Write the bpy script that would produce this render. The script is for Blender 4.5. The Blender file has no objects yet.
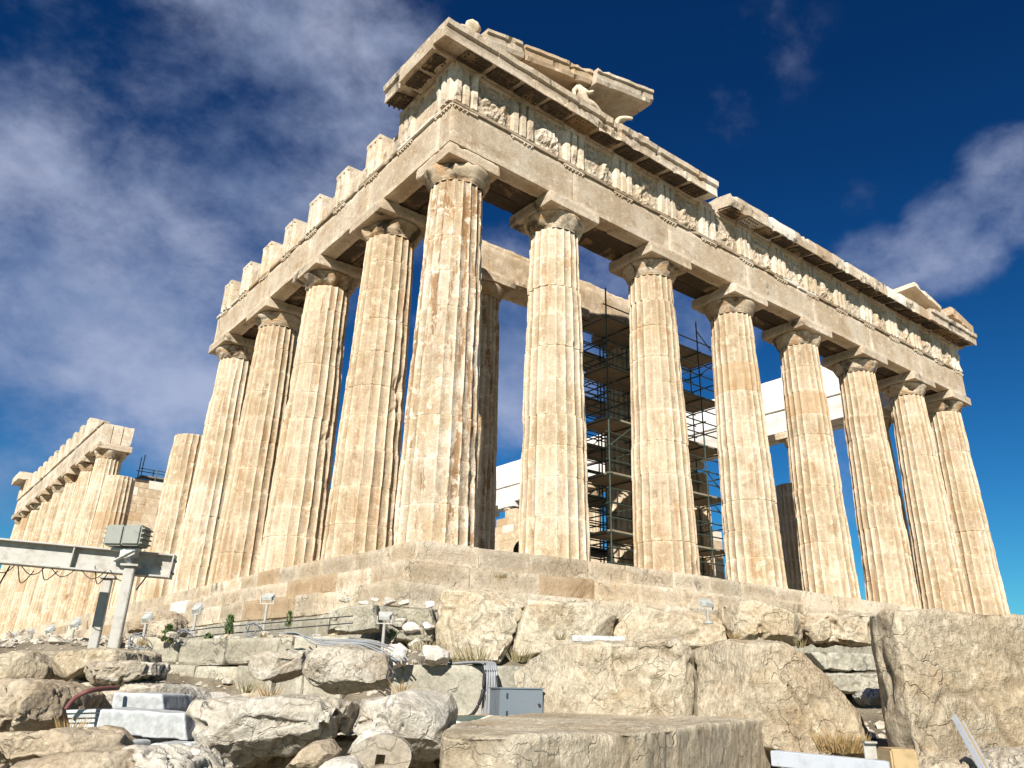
import bpy, bmesh, math, random
import numpy as np
from mathutils import Matrix, Vector
R = math.radians
S = bpy.context.scene
COL = S.collection
random.seed(4)

# ------------------------------------------------------------------ camera
CAM = np.array([-9.047, -14.878, -3.024]); YAW, PITCH, ROLL, F = .679, .407, .018, 796.33
FW = np.array([math.sin(YAW)*math.cos(PITCH), math.cos(YAW)*math.cos(PITCH), math.sin(PITCH)])
RT = np.array([math.cos(YAW), -math.sin(YAW), 0.0]); UP = np.cross(RT, FW)
R2 = RT*math.cos(ROLL)+UP*math.sin(ROLL); U2 = -RT*math.sin(ROLL)+UP*math.cos(ROLL)
HF = np.array([math.sin(YAW), math.cos(YAW), 0.0])
cd = bpy.data.cameras.new('camera'); cam = bpy.data.objects.new('camera', cd); COL.objects.link(cam)
M = Matrix.Identity(4)
for i in range(3):
    M[i][0] = R2[i]; M[i][1] = U2[i]; M[i][2] = -FW[i]; M[i][3] = CAM[i]
cam.matrix_world = M
cd.sensor_width = 36; cd.lens = F/1024*36; cd.clip_end = 6000; cd.clip_start = .05
cd.shift_x = -18.3/1024; cd.shift_y = -37.8/1024
S.camera = cam
def raydir(px, py): return FW + R2*(px-530.3)/F - U2*(py-346.2)/F
def at(px, py, D):
    d = raydir(px, py); return CAM + d*(D/(d@HF))
def on(px, py, ax, val):
    d = raydir(px, py); return CAM + d*((val-CAM[ax])/d[ax])

# ------------------------------------------------------------------ light
SUN = np.array([-.765, -.645, 0]); SUN /= np.linalg.norm(SUN); EL = R(33)
sdir = Vector((SUN[0]*math.cos(EL), SUN[1]*math.cos(EL), math.sin(EL)))
ld = bpy.data.lights.new('sun', 'SUN'); ld.energy = 5.0; ld.angle = R(.5); ld.color = (1, .955, .885)
lo = bpy.data.objects.new('sun', ld); COL.objects.link(lo)
lo.rotation_euler = sdir.to_track_quat('Z', 'Y').to_euler()
W = bpy.data.worlds.new('World'); S.world = W; W.use_nodes = True
S.view_settings.view_transform = 'Standard'; S.view_settings.look = 'None'
S.view_settings.exposure = .70; S.view_settings.gamma = 1; S.view_settings.use_curve_mapping = False

class NT:
    def __init__(s, tree): s.t = tree; s.n = tree.nodes; s.l = tree.links
    def add(s, typ, ins=None, **kw):
        n = s.n.new(typ)
        for k, v in kw.items(): setattr(n, k, v)
        for k, v in (ins or {}).items(): s.put(n.inputs[k], v)
        return n
    def put(s, sock, v):
        if isinstance(v, bpy.types.NodeSocket): s.l.new(v, sock)
        elif isinstance(v, (tuple, list)) and len(v) == 3 and sock.type == 'RGBA': sock.default_value = (*v, 1)
        else: sock.default_value = v
    def math(s, op, a, b=0.0, c=0.0, clamp=False):
        n = s.add('ShaderNodeMath', {0: a, 1: b, 2: c}, operation=op); n.use_clamp = clamp; return n.outputs[0]
    def ss(s, v, lo, hi, a=0.0, b=1.0):
        return s.add('ShaderNodeMapRange', {'Value': v, 'From Min': lo, 'From Max': hi, 'To Min': a, 'To Max': b}, interpolation_type='SMOOTHSTEP').outputs[0]
    def noise(s, vec, scale, detail=6, rough=.6, dist=0.0):
        return s.add('ShaderNodeTexNoise', {'Vector': vec, 'Scale': scale, 'Detail': detail, 'Roughness': rough, 'Distortion': dist}).outputs['Fac']
    def mix(s, fac, a, b, mode='MIX'):
        n = s.add('ShaderNodeMix', data_type='RGBA', blend_type=mode)
        s.put(n.inputs[0], fac); s.put(n.inputs[6], a); s.put(n.inputs[7], b); return n.outputs[2]
    def scalevec(s, vec, sc):
        n = s.add('ShaderNodeMapping', {'Vector': vec}); n.inputs['Scale'].default_value = sc; return n.outputs[0]

w = NT(W.node_tree); w.n.clear()
sky = w.add('ShaderNodeTexSky', sky_type='NISHITA', sun_disc=False)
sky.sun_elevation = EL; sky.sun_rotation = math.atan2(SUN[0], SUN[1]); sky.altitude = 200; sky.air_density = 1.0; sky.dust_density = .35; sky.ozone_density = 2.2
tc = w.add('ShaderNodeTexCoord').outputs['Generated']
hs = w.add('ShaderNodeHueSaturation', {'Color': sky.outputs[0], 'Saturation': 1.32, 'Hue': .512, 'Value': .95})
skyc = w.mix(1.0, hs.outputs[0], (.36, .95, 1.02), 'MULTIPLY')
sep = w.add('ShaderNodeSeparateXYZ', {0: tc}).outputs[2]
deep = w.ss(sep, -.02, .68, .70, .37)          # deeper blue toward the zenith
skyc = w.mix(1.0, skyc, w.add('ShaderNodeCombineColor', {0: w.math('POWER', deep, 1.5), 1: w.math('POWER', deep, 1.12), 2: w.math('POWER', deep, .9)}).outputs[0], 'MULTIPLY')
blobs = [(90, 60, 24, .85), (200, 150, 15, .9), (90, 250, 17, 1.0), (290, 190, 9, .7), (260, 300, 12, .5), (10, 120, 14, .9), (60, 400, 6, .5), (150, 430, 6, .7), (20, 440, 7, .7), (510, 340, 8, 1.1),
         (950, 235, 4.5, .9), (1010, 190, 4.5, .9), (880, 262, 4, .8), (610, 290, 6, .9), (695, 320, 5, .8), (715, 70, 5, .32), (760, 40, 5, .34), (705, 120, 4, .32), (860, 200, 2.2, .7), (830, 480, 5, .5), (300, 20, 10, .4)]
acc = None
for (bx, by, deg, amp) in blobs:
    d = raydir(bx, by); d /= np.linalg.norm(d)
    dt = w.add('ShaderNodeVectorMath', {0: tc, 1: tuple(d)}, operation='DOT_PRODUCT').outputs['Value']
    m = w.math('MULTIPLY', w.ss(dt, math.cos(R(deg*1.25)), math.cos(R(deg*.15))), amp)
    acc = m if acc is None else w.math('MAXIMUM', acc, m)
# wisps drawn out along a slanted wind direction
st = w.add('ShaderNodeMapping', {'Vector': tc}); st.inputs['Rotation'].default_value = (R(20), R(-24), YAW*-1.0); st.inputs['Scale'].default_value = (1.0, 1.0, 1.5)
n1 = w.noise(st.outputs[0], 4.2, 10, .58, .15); n2 = w.noise(st.outputs[0], 13, 8, .65, .2)
cn = w.math('ADD', w.math('MULTIPLY', n1, .78), w.math('MULTIPLY', n2, .22))
cl = w.math('ADD', cn, w.math('MULTIPLY', w.math('SUBTRACT', acc, .62), .30))
cl = w.math('MULTIPLY', w.ss(cl, .40, .74), w.ss(acc, .02, .55))
cl = w.math('MULTIPLY', cl, .80)
n3 = w.noise(st.outputs[0], 4.5, 6, .6)
cc = w.mix(w.ss(n3, .35, .65), (1.9, 2.5, 4.0), (3.7, 4.15, 5.6))
fin = w.mix(cl, skyc, cc)
bg = w.add('ShaderNodeBackground', {'Color': fin, 'Strength': .08}); wo = w.add('ShaderNodeOutputWorld', {0: bg.outputs[0]})

# ------------------------------------------------------------------ noise
def _h(i, j, k, s):
    n = (i*374761393 + j*668265263 + k*2147483647 + s*1274126177) & 0xffffffff
    n = ((n ^ (n >> 13))*1274126177) & 0xffffffff
    n = (n ^ (n >> 16)) & 0xffff
    return n/65535.0
def vn(P, s=0):
    P = np.asarray(P, float); I = np.floor(P).astype(np.int64); f = P-I; f = f*f*(3-2*f)
    i, j, k = I[:, 0], I[:, 1], I[:, 2]; x, y, z = f[:, 0], f[:, 1], f[:, 2]
    def L(a, b, t): return a+(b-a)*t
    c = [[[_h(i+a, j+b, k+c_, s) for c_ in (0, 1)] for b in (0, 1)] for a in (0, 1)]
    return L(L(L(c[0][0][0], c[1][0][0], x), L(c[0][1][0], c[1][1][0], x), y), L(L(c[0][0][1], c[1][0][1], x), L(c[0][1][1], c[1][1][1], x), y), z)*2-1
def fbm(P, s=0, o=4, g=.5):
    a = 1; t = 0; n = 0; P = np.asarray(P, float)
    for q in range(o): t = t+a*vn(P*(2.03**q)+q*7.3, s+q); n += a; a *= g
    return t/n
def vfield(P, s, sc, o=3):
    P = np.asarray(P)*sc
    return np.stack([fbm(P, s, o), fbm(P+31.7, s+11, o), fbm(P+77.1, s+23, o)], 1)
def sstep(x, a, b): t = np.clip((x-a)/(b-a), 0, 1); return t*t*(3-2*t)

# ------------------------------------------------------------------ materials
def stone(name, light, mid, dark, rust=(.42, .22, .08), rust_amt=.35, soot=.0, streak=True, crack=0.0, bump=.35, scale=1.0, white=.9, brown=.08, grain=1.0, cont=False, tone=(.86, 1.10), pale=.5, rthr=.52, rw=.2, pw=.12, dirt=(.64, 1.05)):
    m = bpy.data.materials.new(name); m.use_nodes = True; t = NT(m.node_tree); t.n.clear()
    oc = t.add('ShaderNodeNewGeometry').outputs['Position']
    ob = t.add('ShaderNodeTexCoord').outputs['Object']
    oc = ob
    tint = t.add('ShaderNodeAttribute', attribute_name='tint').outputs['Fac']
    off = t.add('ShaderNodeVectorMath', {0: oc, 1: t.add('ShaderNodeCombineXYZ', {0: t.math('MULTIPLY', tint, 37.0), 2: t.math('MULTIPLY', tint, 11.0)}).outputs[0]}, operation='ADD').outputs[0]
    if cont: off = oc
    a = t.noise(off, .55*scale, 8, .62, .15)
    c = t.mix(t.ss(a, .36, .62), mid, light)
    st_ = t.noise(t.scalevec(off, (3.2, 3.2, .45) if streak else (1.4, 1.4, 2.6)), 1.1*scale, 9, .68, .3)
    c = t.mix(t.math('MULTIPLY', t.ss(st_, rthr, rthr+rw), rust_amt), c, rust)
    b = t.noise(off, 2.6*scale, 9, .68, .2)
    c = t.mix(t.math('MULTIPLY', t.ss(b, .50, .72), .62), c, dark)
    pl = t.noise(off, 3.7*scale, 8, .72, .1)
    c = t.mix(t.math('MULTIPLY', t.ss(pl, .54, .54+pw), pale), c, tuple(min(.8, v*1.25) for v in light))
    g = t.noise(t.scalevec(oc, (1.3, 1.3, .55)) if grain > 2.5 else oc, 22*scale, 7, .7)
    gm = t.ss(t.noise(oc, 1.1, 4, .6), .40, .60, .15, 1.0)
    gv = t.ss(g, .25, .75, .74, 1.2)
    c = t.mix(1.0, c, t.add('ShaderNodeCombineColor', {0: gv, 1: gv, 2: gv}).outputs[0], 'MULTIPLY')
    if soot:
        s_ = t.noise(t.scalevec(off, (1, 1, .8)), .9, 8, .7, .8)
        c = t.mix(t.math('MULTIPLY', t.ss(s_, .60-soot*.25, .72-soot*.22), .85), c, (.035, .028, .022))
    cr = None
    if crack:
        wv = t.add('ShaderNodeVectorMath', {0: off, 1: t.add('ShaderNodeVectorMath', {0: t.add('ShaderNodeTexNoise', {'Vector': oc, 'Scale': 2.2, 'Detail': 5.0}).outputs['Color'], 1: (1.1, 1.1, 1.1)}, operation='MULTIPLY').outputs[0]}, operation='ADD').outputs[0]
        vo = t.add('ShaderNodeTexVoronoi', {'Vector': t.scalevec(wv, (.8, .8, 2.0)), 'Scale': 1.2*scale}, feature='DISTANCE_TO_EDGE').outputs['Distance']
        cr = t.math('MULTIPLY', t.ss(vo, .0, .028, 1.0, 0.0), t.ss(t.noise(oc, 1.3, 3), .44, .6))
        c = t.mix(t.math('MULTIPLY', cr, crack), c, tuple(v*.22 for v in dark))
    pits = t.ss(t.noise(oc, 9*scale, 5, .6), .64, .72)
    c = t.mix(t.math('MULTIPLY', pits, .35), c, tuple(v*.45 for v in dark))
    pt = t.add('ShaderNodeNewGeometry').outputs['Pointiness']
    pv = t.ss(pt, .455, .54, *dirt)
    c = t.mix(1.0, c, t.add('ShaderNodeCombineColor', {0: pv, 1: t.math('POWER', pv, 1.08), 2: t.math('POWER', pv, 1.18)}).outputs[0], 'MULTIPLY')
    # per block tone
    ov = t.ss(t.add('ShaderNodeObjectInfo').outputs['Random'], 0, 1, .95, 1.06)
    c = t.mix(1.0, c, t.add('ShaderNodeCombineColor', {0: t.math('POWER', ov, .7), 1: ov, 2: t.math('POWER', ov, 1.35)}).outputs[0], 'MULTIPLY')
    tv = t.ss(tint, 0, 1, *tone)
    c = t.mix(1.0, c, t.add('ShaderNodeCombineColor', {0: tv, 1: tv, 2: tv}).outputs[0], 'MULTIPLY')
    c = t.mix(t.math('MULTIPLY', t.math('GREATER_THAN', tint, white), .62), c, (.74, .70, .62))
    c = t.mix(t.math('MULTIPLY', t.math('LESS_THAN', tint, brown), .5), c, (.40, .25, .12))
    h = t.math('ADD', t.math('MULTIPLY', t.noise(oc, 6*scale, 9, .72), 1.0), t.math('MULTIPLY', t.math('MULTIPLY', g, gm), .25*grain))
    h = t.math('ADD', h, t.math('MULTIPLY', t.noise(t.scalevec(off, (1, 1, 2.4)), 2.1, 5, .55, .6), (.35 if grain > 1.5 else .0)))
    h = t.math('SUBTRACT', h, t.math('MULTIPLY', pits, .25))
    if cr is not None: h = t.math('SUBTRACT', h, t.math('MULTIPLY', cr, .7*crack))
    bp = t.add('ShaderNodeBump', {'Height': h, 'Strength': bump, 'Distance': .06})
    bs = t.add('ShaderNodeBsdfPrincipled', {'Base Color': c, 'Roughness': .88, 'Normal': bp.outputs[0], 'Specular IOR Level': .25})
    t.add('ShaderNodeOutputMaterial', {0: bs.outputs[0]})
    return m
def plain(name, col, rough=.6, metal=0.0, var=.25, nsc=14, dirt=(.10, .08, .06)):
    m = bpy.data.materials.new(name); m.use_nodes = True; t = NT(m.node_tree); t.n.clear()
    oc = t.add('ShaderNodeTexCoord').outputs['Object']
    n = t.noise(oc, nsc, 8, .65)
    c = t.mix(t.math('MULTIPLY', t.ss(n, .45, .75), var), col, dirt)
    rr = t.ss(n, .3, .7, max(.05, rough-.12), min(1, rough+.15))
    bp = t.add('ShaderNodeBump', {'Height': n, 'Strength': .12, 'Distance': .01})
    bs = t.add('ShaderNodeBsdfPrincipled', {'Base Color': c, 'Roughness': rr, 'Metallic': metal, 'Normal': bp.outputs[0]})
    t.add('ShaderNodeOutputMaterial', {0: bs.outputs[0]}); return m
MAT = {
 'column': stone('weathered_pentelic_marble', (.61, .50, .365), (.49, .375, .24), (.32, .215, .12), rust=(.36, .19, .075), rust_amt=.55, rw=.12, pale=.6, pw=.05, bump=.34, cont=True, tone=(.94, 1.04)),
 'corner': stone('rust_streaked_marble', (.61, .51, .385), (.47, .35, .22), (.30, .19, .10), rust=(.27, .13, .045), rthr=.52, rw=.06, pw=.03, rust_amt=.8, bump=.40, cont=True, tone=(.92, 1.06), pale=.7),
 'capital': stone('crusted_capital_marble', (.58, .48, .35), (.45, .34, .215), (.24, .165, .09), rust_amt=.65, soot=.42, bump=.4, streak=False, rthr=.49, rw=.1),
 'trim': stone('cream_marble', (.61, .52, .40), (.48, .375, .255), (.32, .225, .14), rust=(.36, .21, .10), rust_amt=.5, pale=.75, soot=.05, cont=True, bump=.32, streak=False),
 'soffit': stone('stained_shade_toned_marble', (.36, .26, .16), (.25, .165, .09), (.12, .08, .045), rust_amt=.7, soot=1.05, bump=.4, streak=False),  # real stains, plus the deep shade of undersides darkened into the colour
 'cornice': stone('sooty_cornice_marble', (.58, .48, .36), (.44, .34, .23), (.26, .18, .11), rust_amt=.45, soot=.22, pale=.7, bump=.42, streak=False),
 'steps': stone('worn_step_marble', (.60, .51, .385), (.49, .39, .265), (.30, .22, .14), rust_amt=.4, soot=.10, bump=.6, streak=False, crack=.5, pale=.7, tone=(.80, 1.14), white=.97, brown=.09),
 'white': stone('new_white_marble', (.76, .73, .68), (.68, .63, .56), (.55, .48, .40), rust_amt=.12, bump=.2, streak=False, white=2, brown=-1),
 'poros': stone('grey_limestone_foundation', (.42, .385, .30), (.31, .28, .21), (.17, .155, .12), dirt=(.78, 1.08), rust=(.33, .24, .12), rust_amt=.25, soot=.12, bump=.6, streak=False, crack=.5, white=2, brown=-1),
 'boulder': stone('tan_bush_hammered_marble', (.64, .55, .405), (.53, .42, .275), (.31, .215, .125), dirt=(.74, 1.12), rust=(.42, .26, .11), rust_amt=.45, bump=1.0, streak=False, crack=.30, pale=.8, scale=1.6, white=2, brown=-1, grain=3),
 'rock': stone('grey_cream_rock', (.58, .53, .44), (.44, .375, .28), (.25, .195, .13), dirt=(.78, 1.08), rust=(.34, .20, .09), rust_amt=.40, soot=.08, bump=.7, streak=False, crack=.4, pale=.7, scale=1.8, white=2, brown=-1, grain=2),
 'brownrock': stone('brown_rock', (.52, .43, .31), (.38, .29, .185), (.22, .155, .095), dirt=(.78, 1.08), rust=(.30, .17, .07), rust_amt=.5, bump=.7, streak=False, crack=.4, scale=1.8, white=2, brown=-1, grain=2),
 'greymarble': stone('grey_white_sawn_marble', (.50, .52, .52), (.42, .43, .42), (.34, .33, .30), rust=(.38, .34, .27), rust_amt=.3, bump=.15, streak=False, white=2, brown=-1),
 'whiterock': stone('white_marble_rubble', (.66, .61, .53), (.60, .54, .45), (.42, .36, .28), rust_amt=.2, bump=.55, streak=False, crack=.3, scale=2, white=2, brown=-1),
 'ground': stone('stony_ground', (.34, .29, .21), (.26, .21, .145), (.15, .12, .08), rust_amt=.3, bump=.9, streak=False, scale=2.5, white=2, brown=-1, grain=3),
 'steel': plain('galvanised_painted_steel', (.40, .385, .34), .5, .0, .6, 7, (.17, .11, .06)),
 'dgreen': plain('dark_scaffold_tube', (.075, .105, .085), .45, .5, .4, 8),
 'plank': plain('scaffold_plank', (.30, .23, .15), .85, 0, .5, 6),
 'lampbody': plain('off_white_lamp_housing', (.50, .50, .46), .45, .1, .45, 18),
 'lampgrey': plain('grey_green_housing', (.24, .25, .21), .5, .1, .3, 14),
 'glass': plain('lamp_glass', (.10, .11, .12), .12, .0, .1),
 'black': plain('black_rubber', (.02, .02, .02), .6), 'cable': plain('grey_cable', (.27, .28, .29), .5, 0, .4, 20),
 'cabinet': plain('blue_grey_cabinet', (.17, .20, .225), .45, .1, .3, 9), 'wood': plain('raw_timber', (.42, .30, .15), .8, 0, .5, 12),
 'red': plain('dull_red_hose', (.16, .055, .045), .6), 'whitebar': plain('white_painted_bar', (.50, .53, .57), .4, .1, .25, 10),
}
def leafm(name, c1, c2):
    m = bpy.data.materials.new(name); m.use_nodes = True; t = NT(m.node_tree); t.n.clear()
    oc = t.add('ShaderNodeTexCoord').outputs['Object']
    c = t.mix(t.ss(t.noise(oc, 30, 3), .35, .65), c1, c2)
    bs = t.add('ShaderNodeBsdfPrincipled', {'Base Color': c, 'Roughness': .6}); t.add('ShaderNodeOutputMaterial', {0: bs.outputs[0]}); return m
MAT['leaf'] = leafm('shrub_leaf', (.035, .075, .018), (.09, .13, .03)); MAT['dry'] = leafm('dry_grass_blade', (.33, .22, .09), (.20, .13, .05)); MAT['olive'] = leafm('olive_grass_blade', (.12, .11, .04), (.26, .20, .09))

# ------------------------------------------------------------------ builders
class MB:
    def __init__(s): s.v = []; s.f = []; s.t = []; s.n = 0
    def add(s, V, Fs, tint=.5):
        V = np.asarray(V, float); s.v.append(V)
        s.f += [tuple(int(a)+s.n for a in q) for q in Fs]; s.t += [tint]*len(Fs); s.n += len(V)
    def build(s, name, mat, parent=None, smooth=False, warp=None, **tags):
        me = bpy.data.meshes.new(name); V = np.concatenate(s.v)
        if warp: V = warp(V)
        base = Vector((0, 0, 0))
        me.from_pydata(V.tolist(), [], s.f); me.materials.append(MAT[mat] if isinstance(mat, str) else mat)
        a = me.attributes.new('tint', 'FLOAT', 'FACE'); a.data.foreach_set('value', s.t)
        if smooth: me.polygons.foreach_set('use_smooth', [True]*len(me.polygons))
        o = bpy.data.objects.new(name, me); COL.objects.link(o)
        if parent: o.parent = parent; o.matrix_parent_inverse = Matrix.Identity(4); o.location = -Vector(parent_off(parent))
        tag(o, **tags); return o
def parent_off(p):
    l = Vector((0, 0, 0))
    while p: l += p.location; p = p.parent
    return l
def tag(o, label=None, category=None, group=None, kind=None):
    for k, v in (('label', label), ('category', category), ('group', group), ('kind', kind)):
        if v: o[k] = v
def empty(name, loc, label, category, group=None):
    o = bpy.data.objects.new(name, None); COL.objects.link(o); o.location = Vector([float(a) for a in loc]); o.empty_display_size = .2
    tag(o, label, category, group); return o

def grid(n, m, a=0):
    return [(a+i*(m+1)+j, a+(i+1)*(m+1)+j, a+(i+1)*(m+1)+j+1, a+i*(m+1)+j+1) for i in range(n) for j in range(m)]
def wbox(mb, lo, hi, sp=.15, rnd=.03, amp=.012, seed=0, tint=None, rot=0.0, mx=80, fs=3.0, chip=1.0):
    """a worn stone block: gridded faces, chipped rounded arrises, uneven faces; rot about its own centre"""
    lo = np.array(lo, float); hi = np.array(hi, float); c = (lo+hi)/2; h = (hi-lo)/2
    ns = [max(1, min(mx, int(math.ceil(2*x/sp)))) for x in h]
    V = []; Fc = []; off = 0
    for ax in range(3):
        b, d = (ax+1) % 3, (ax+2) % 3
        for sg in (-1, 1):
            U, T = np.meshgrid(np.linspace(-1, 1, ns[b]+1), np.linspace(-1, 1, ns[d]+1), indexing='ij')
            P = np.zeros((U.size, 3)); P[:, ax] = sg*h[ax]; P[:, b] = U.ravel()*h[b]; P[:, d] = T.ravel()*h[d]
            g = grid(ns[b], ns[d], off)
            if sg < 0: g = [q[::-1] for q in g]
            V.append(P); Fc += g; off += len(P)
    P = np.concatenate(V); Wd = P+c+seed*3.1
    r = rnd*(.35+.5*chip*np.clip(fbm(Wd*1.3, seed, 3)*2+.2, 0, 2.2)+1.3*chip*np.clip(fbm(Wd*4, seed+5, 2)*2-.5, 0, 1.5))
    r = np.minimum(r, h.min()*.8)[:, None]
    inn = np.clip(P, -(h-r), h-r); dl = P-inn; L = np.linalg.norm(dl, axis=1, keepdims=True)
    P = np.where(L > r, inn+dl*r/np.maximum(L, 1e-9), P)
    P = P+vfield(Wd, seed, fs, 3)*amp+vfield(Wd, seed+3, .7, 2)*amp*1.5
    if rot: cs, sn = math.cos(rot), math.sin(rot); P = P@np.array([[cs, sn, 0], [-sn, cs, 0], [0, 0, 1]])
    mb.add(P+c, Fc, random.random() if tint is None else tint)
def extr(mb, prof, ax, a, b, sp=.2, amp=.015, seed=0, tint=None, fs=2.5, skew=0.0, bite=0.0):
    """profile (o,z) swept along axis ax from a to b; o is the other horizontal axis; skew raises z along the run"""
    pts = []
    n = len(prof)
    for i in range(n):
        p, q = np.array(prof[i], float), np.array(prof[(i+1) % n], float)
        k = max(1, int(np.linalg.norm(q-p)/sp))
        for j in range(k): pts.append(p+(q-p)*j/k)
    pts = np.array(pts); m = len(pts); k = max(1, int(abs(b-a)/sp)); ts = np.linspace(a, b, k+1)
    V = np.zeros((k+1, m, 3)); V[:, :, ax] = ts[:, None]; V[:, :, 1-ax] = pts[:, 0][None]; V[:, :, 2] = pts[:, 1][None]+skew*(ts[:, None]-a)
    V = V.reshape(-1, 3)
    Fc = [(i*m+j, i*m+(j+1) % m, (i+1)*m+(j+1) % m, (i+1)*m+j) for i in range(k) for j in range(m)]
    Fc += [tuple(range(m))[::-1], tuple(k*m+j for j in range(m))]
    V = V+vfield(V+seed, seed, fs, 3)*amp
    if bite:
        o = V[:, 1-ax]; omin = min(p[0] for p in prof)
        e = sstep(-(o-omin), -.35, 0)
        V[:, 1-ax] += e*bite*np.clip(fbm(np.stack([V[:, ax]*3.2+seed, V[:, ax]*0, V[:, 2]*3.5], 1), seed, 4)*3.4-.9, 0, 1.2)
    if ax == 0: Fc = [q[::-1] for q in Fc]
    mb.add(V, Fc, random.random() if tint is None else tint)
def tube(mb, pts, r, n=8, tint=.5):
    pts = [np.array(p, float) for p in pts]; V = []
    for i, p in enumerate(pts):
        d = pts[min(i+1, len(pts)-1)]-pts[max(i-1, 0)]; d /= np.linalg.norm(d)+1e-9
        a = np.cross(d, [0, 0, 1.0] if abs(d[2]) < .9 else [1.0, 0, 0]); a /= np.linalg.norm(a); b = np.cross(d, a)
        rr = r[i] if hasattr(r, '__len__') else r
        for k in range(n): t = 2*math.pi*k/n; V.append(p+(a*math.cos(t)+b*math.sin(t))*rr)
    Fc = [(i*n+k, i*n+(k+1) % n, (i+1)*n+(k+1) % n, (i+1)*n+k) for i in range(len(pts)-1) for k in range(n)]
    Fc += [tuple(range(n))[::-1], tuple((len(pts)-1)*n+k for k in range(n))]
    mb.add(V, Fc, tint)
def curve(pts, n=8):
    pts = [np.array(p, float) for p in pts]; P = [pts[0]]+pts+[pts[-1]]; out = []
    for i in range(1, len(P)-2):
        for k in range(n):
            t = k/n; out.append(.5*((2*P[i])+(-P[i-1]+P[i+1])*t+(2*P[i-1]-5*P[i]+4*P[i+1]-P[i+2])*t*t+(-P[i-1]+3*P[i]-3*P[i+1]+P[i+2])*t**3))
    return out+[pts[-1]]
def obox(mb, c, ax, ay, az, hx, hy, hz, bev=.0):
    """oriented box with small chamfer along its edges"""
    c, ax, ay, az = [np.array(v, float) for v in (c, ax, ay, az)]
    bm = bmesh.new(); bmesh.ops.create_cube(bm, size=2)
    for v in bm.verts: v.co = Vector((v.co.x*hx, v.co.y*hy, v.co.z*hz))
    if bev: bmesh.ops.bevel(bm, geom=bm.edges[:], offset=bev, segments=2, affect='EDGES')
    V = np.array([c+ax*v.co.x+ay*v.co.y+az*v.co.z for v in bm.verts]); Fc = [[v.index for v in f.verts] for f in bm.faces]; bm.free()
    mb.add(V, Fc)

# corner settles a little, like the real curved platform
def warp(V):
    r2 = V[:, 0]**2+V[:, 1]**2; k = np.exp(-r2/22.0)*.13; V = V.copy()
    V[:, 2] += k*(2*np.clip(V[:, 2]/10.43, 0, 1)-1); return V

# ------------------------------------------------------------------ ground
def ground_h(x, y):
    D = (x-CAM[0])*HF[0]+(y-CAM[1])*HF[1]
    h = np.interp(D, [-6, 0, 3, 6, 9, 11.2, 12.8, 15, 40], [-4.9, -4.7, -4.15, -3.85, -3.5, -3.35, -2.55, -2.35, -2.3])
    tr = np.hypot(x-15, y-30)
    return np.where(tr > 75, h-(tr-75)*.05, h)
mb = MB()
rs = np.concatenate([np.linspace(0, 16, 90), np.geomspace(16.6, 3500, 44)]); th = np.linspace(0, 2*math.pi, 181)[:-1]
G = np.array([[CAM[0]+4+r_*math.sin(t), CAM[1]+6+r_*math.cos(t)] for r_ in rs for t in th])
Z = ground_h(G[:, 0], G[:, 1]); Z = np.maximum(Z, -60)
P3 = np.column_stack([G, Z]); P3[:, 2] += fbm(P3*np.array([1, 1, 0])*1.1, 3, 4)*.14*(np.hypot(G[:, 0]-CAM[0], G[:, 1]-CAM[1]) < 60)
n = len(th); Fc = [(i*n+k, (i+1)*n+k, (i+1)*n+(k+1) % n, i*n+(k+1) % n) for i in range(len(rs)-1) for k in range(n)]
mb.add(P3, [q[::-1] for q in Fc]); mb.build('ground', 'ground', smooth=True, kind='structure')

# ------------------------------------------------------------------ temple
XS = [1.02, 4.70, 9.0, 13.29, 17.59, 21.88, 26.18, 29.86]
YS = [1.02]+[4.71+4.295*i for i in range(15)]+[69.5-1.02]
NX, NY = 30.88, 69.5
temple = empty('temple', (0, 0, 0), 'huge ruined marble temple with fluted columns and broken roofline standing on a stepped platform', 'temple')

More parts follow.
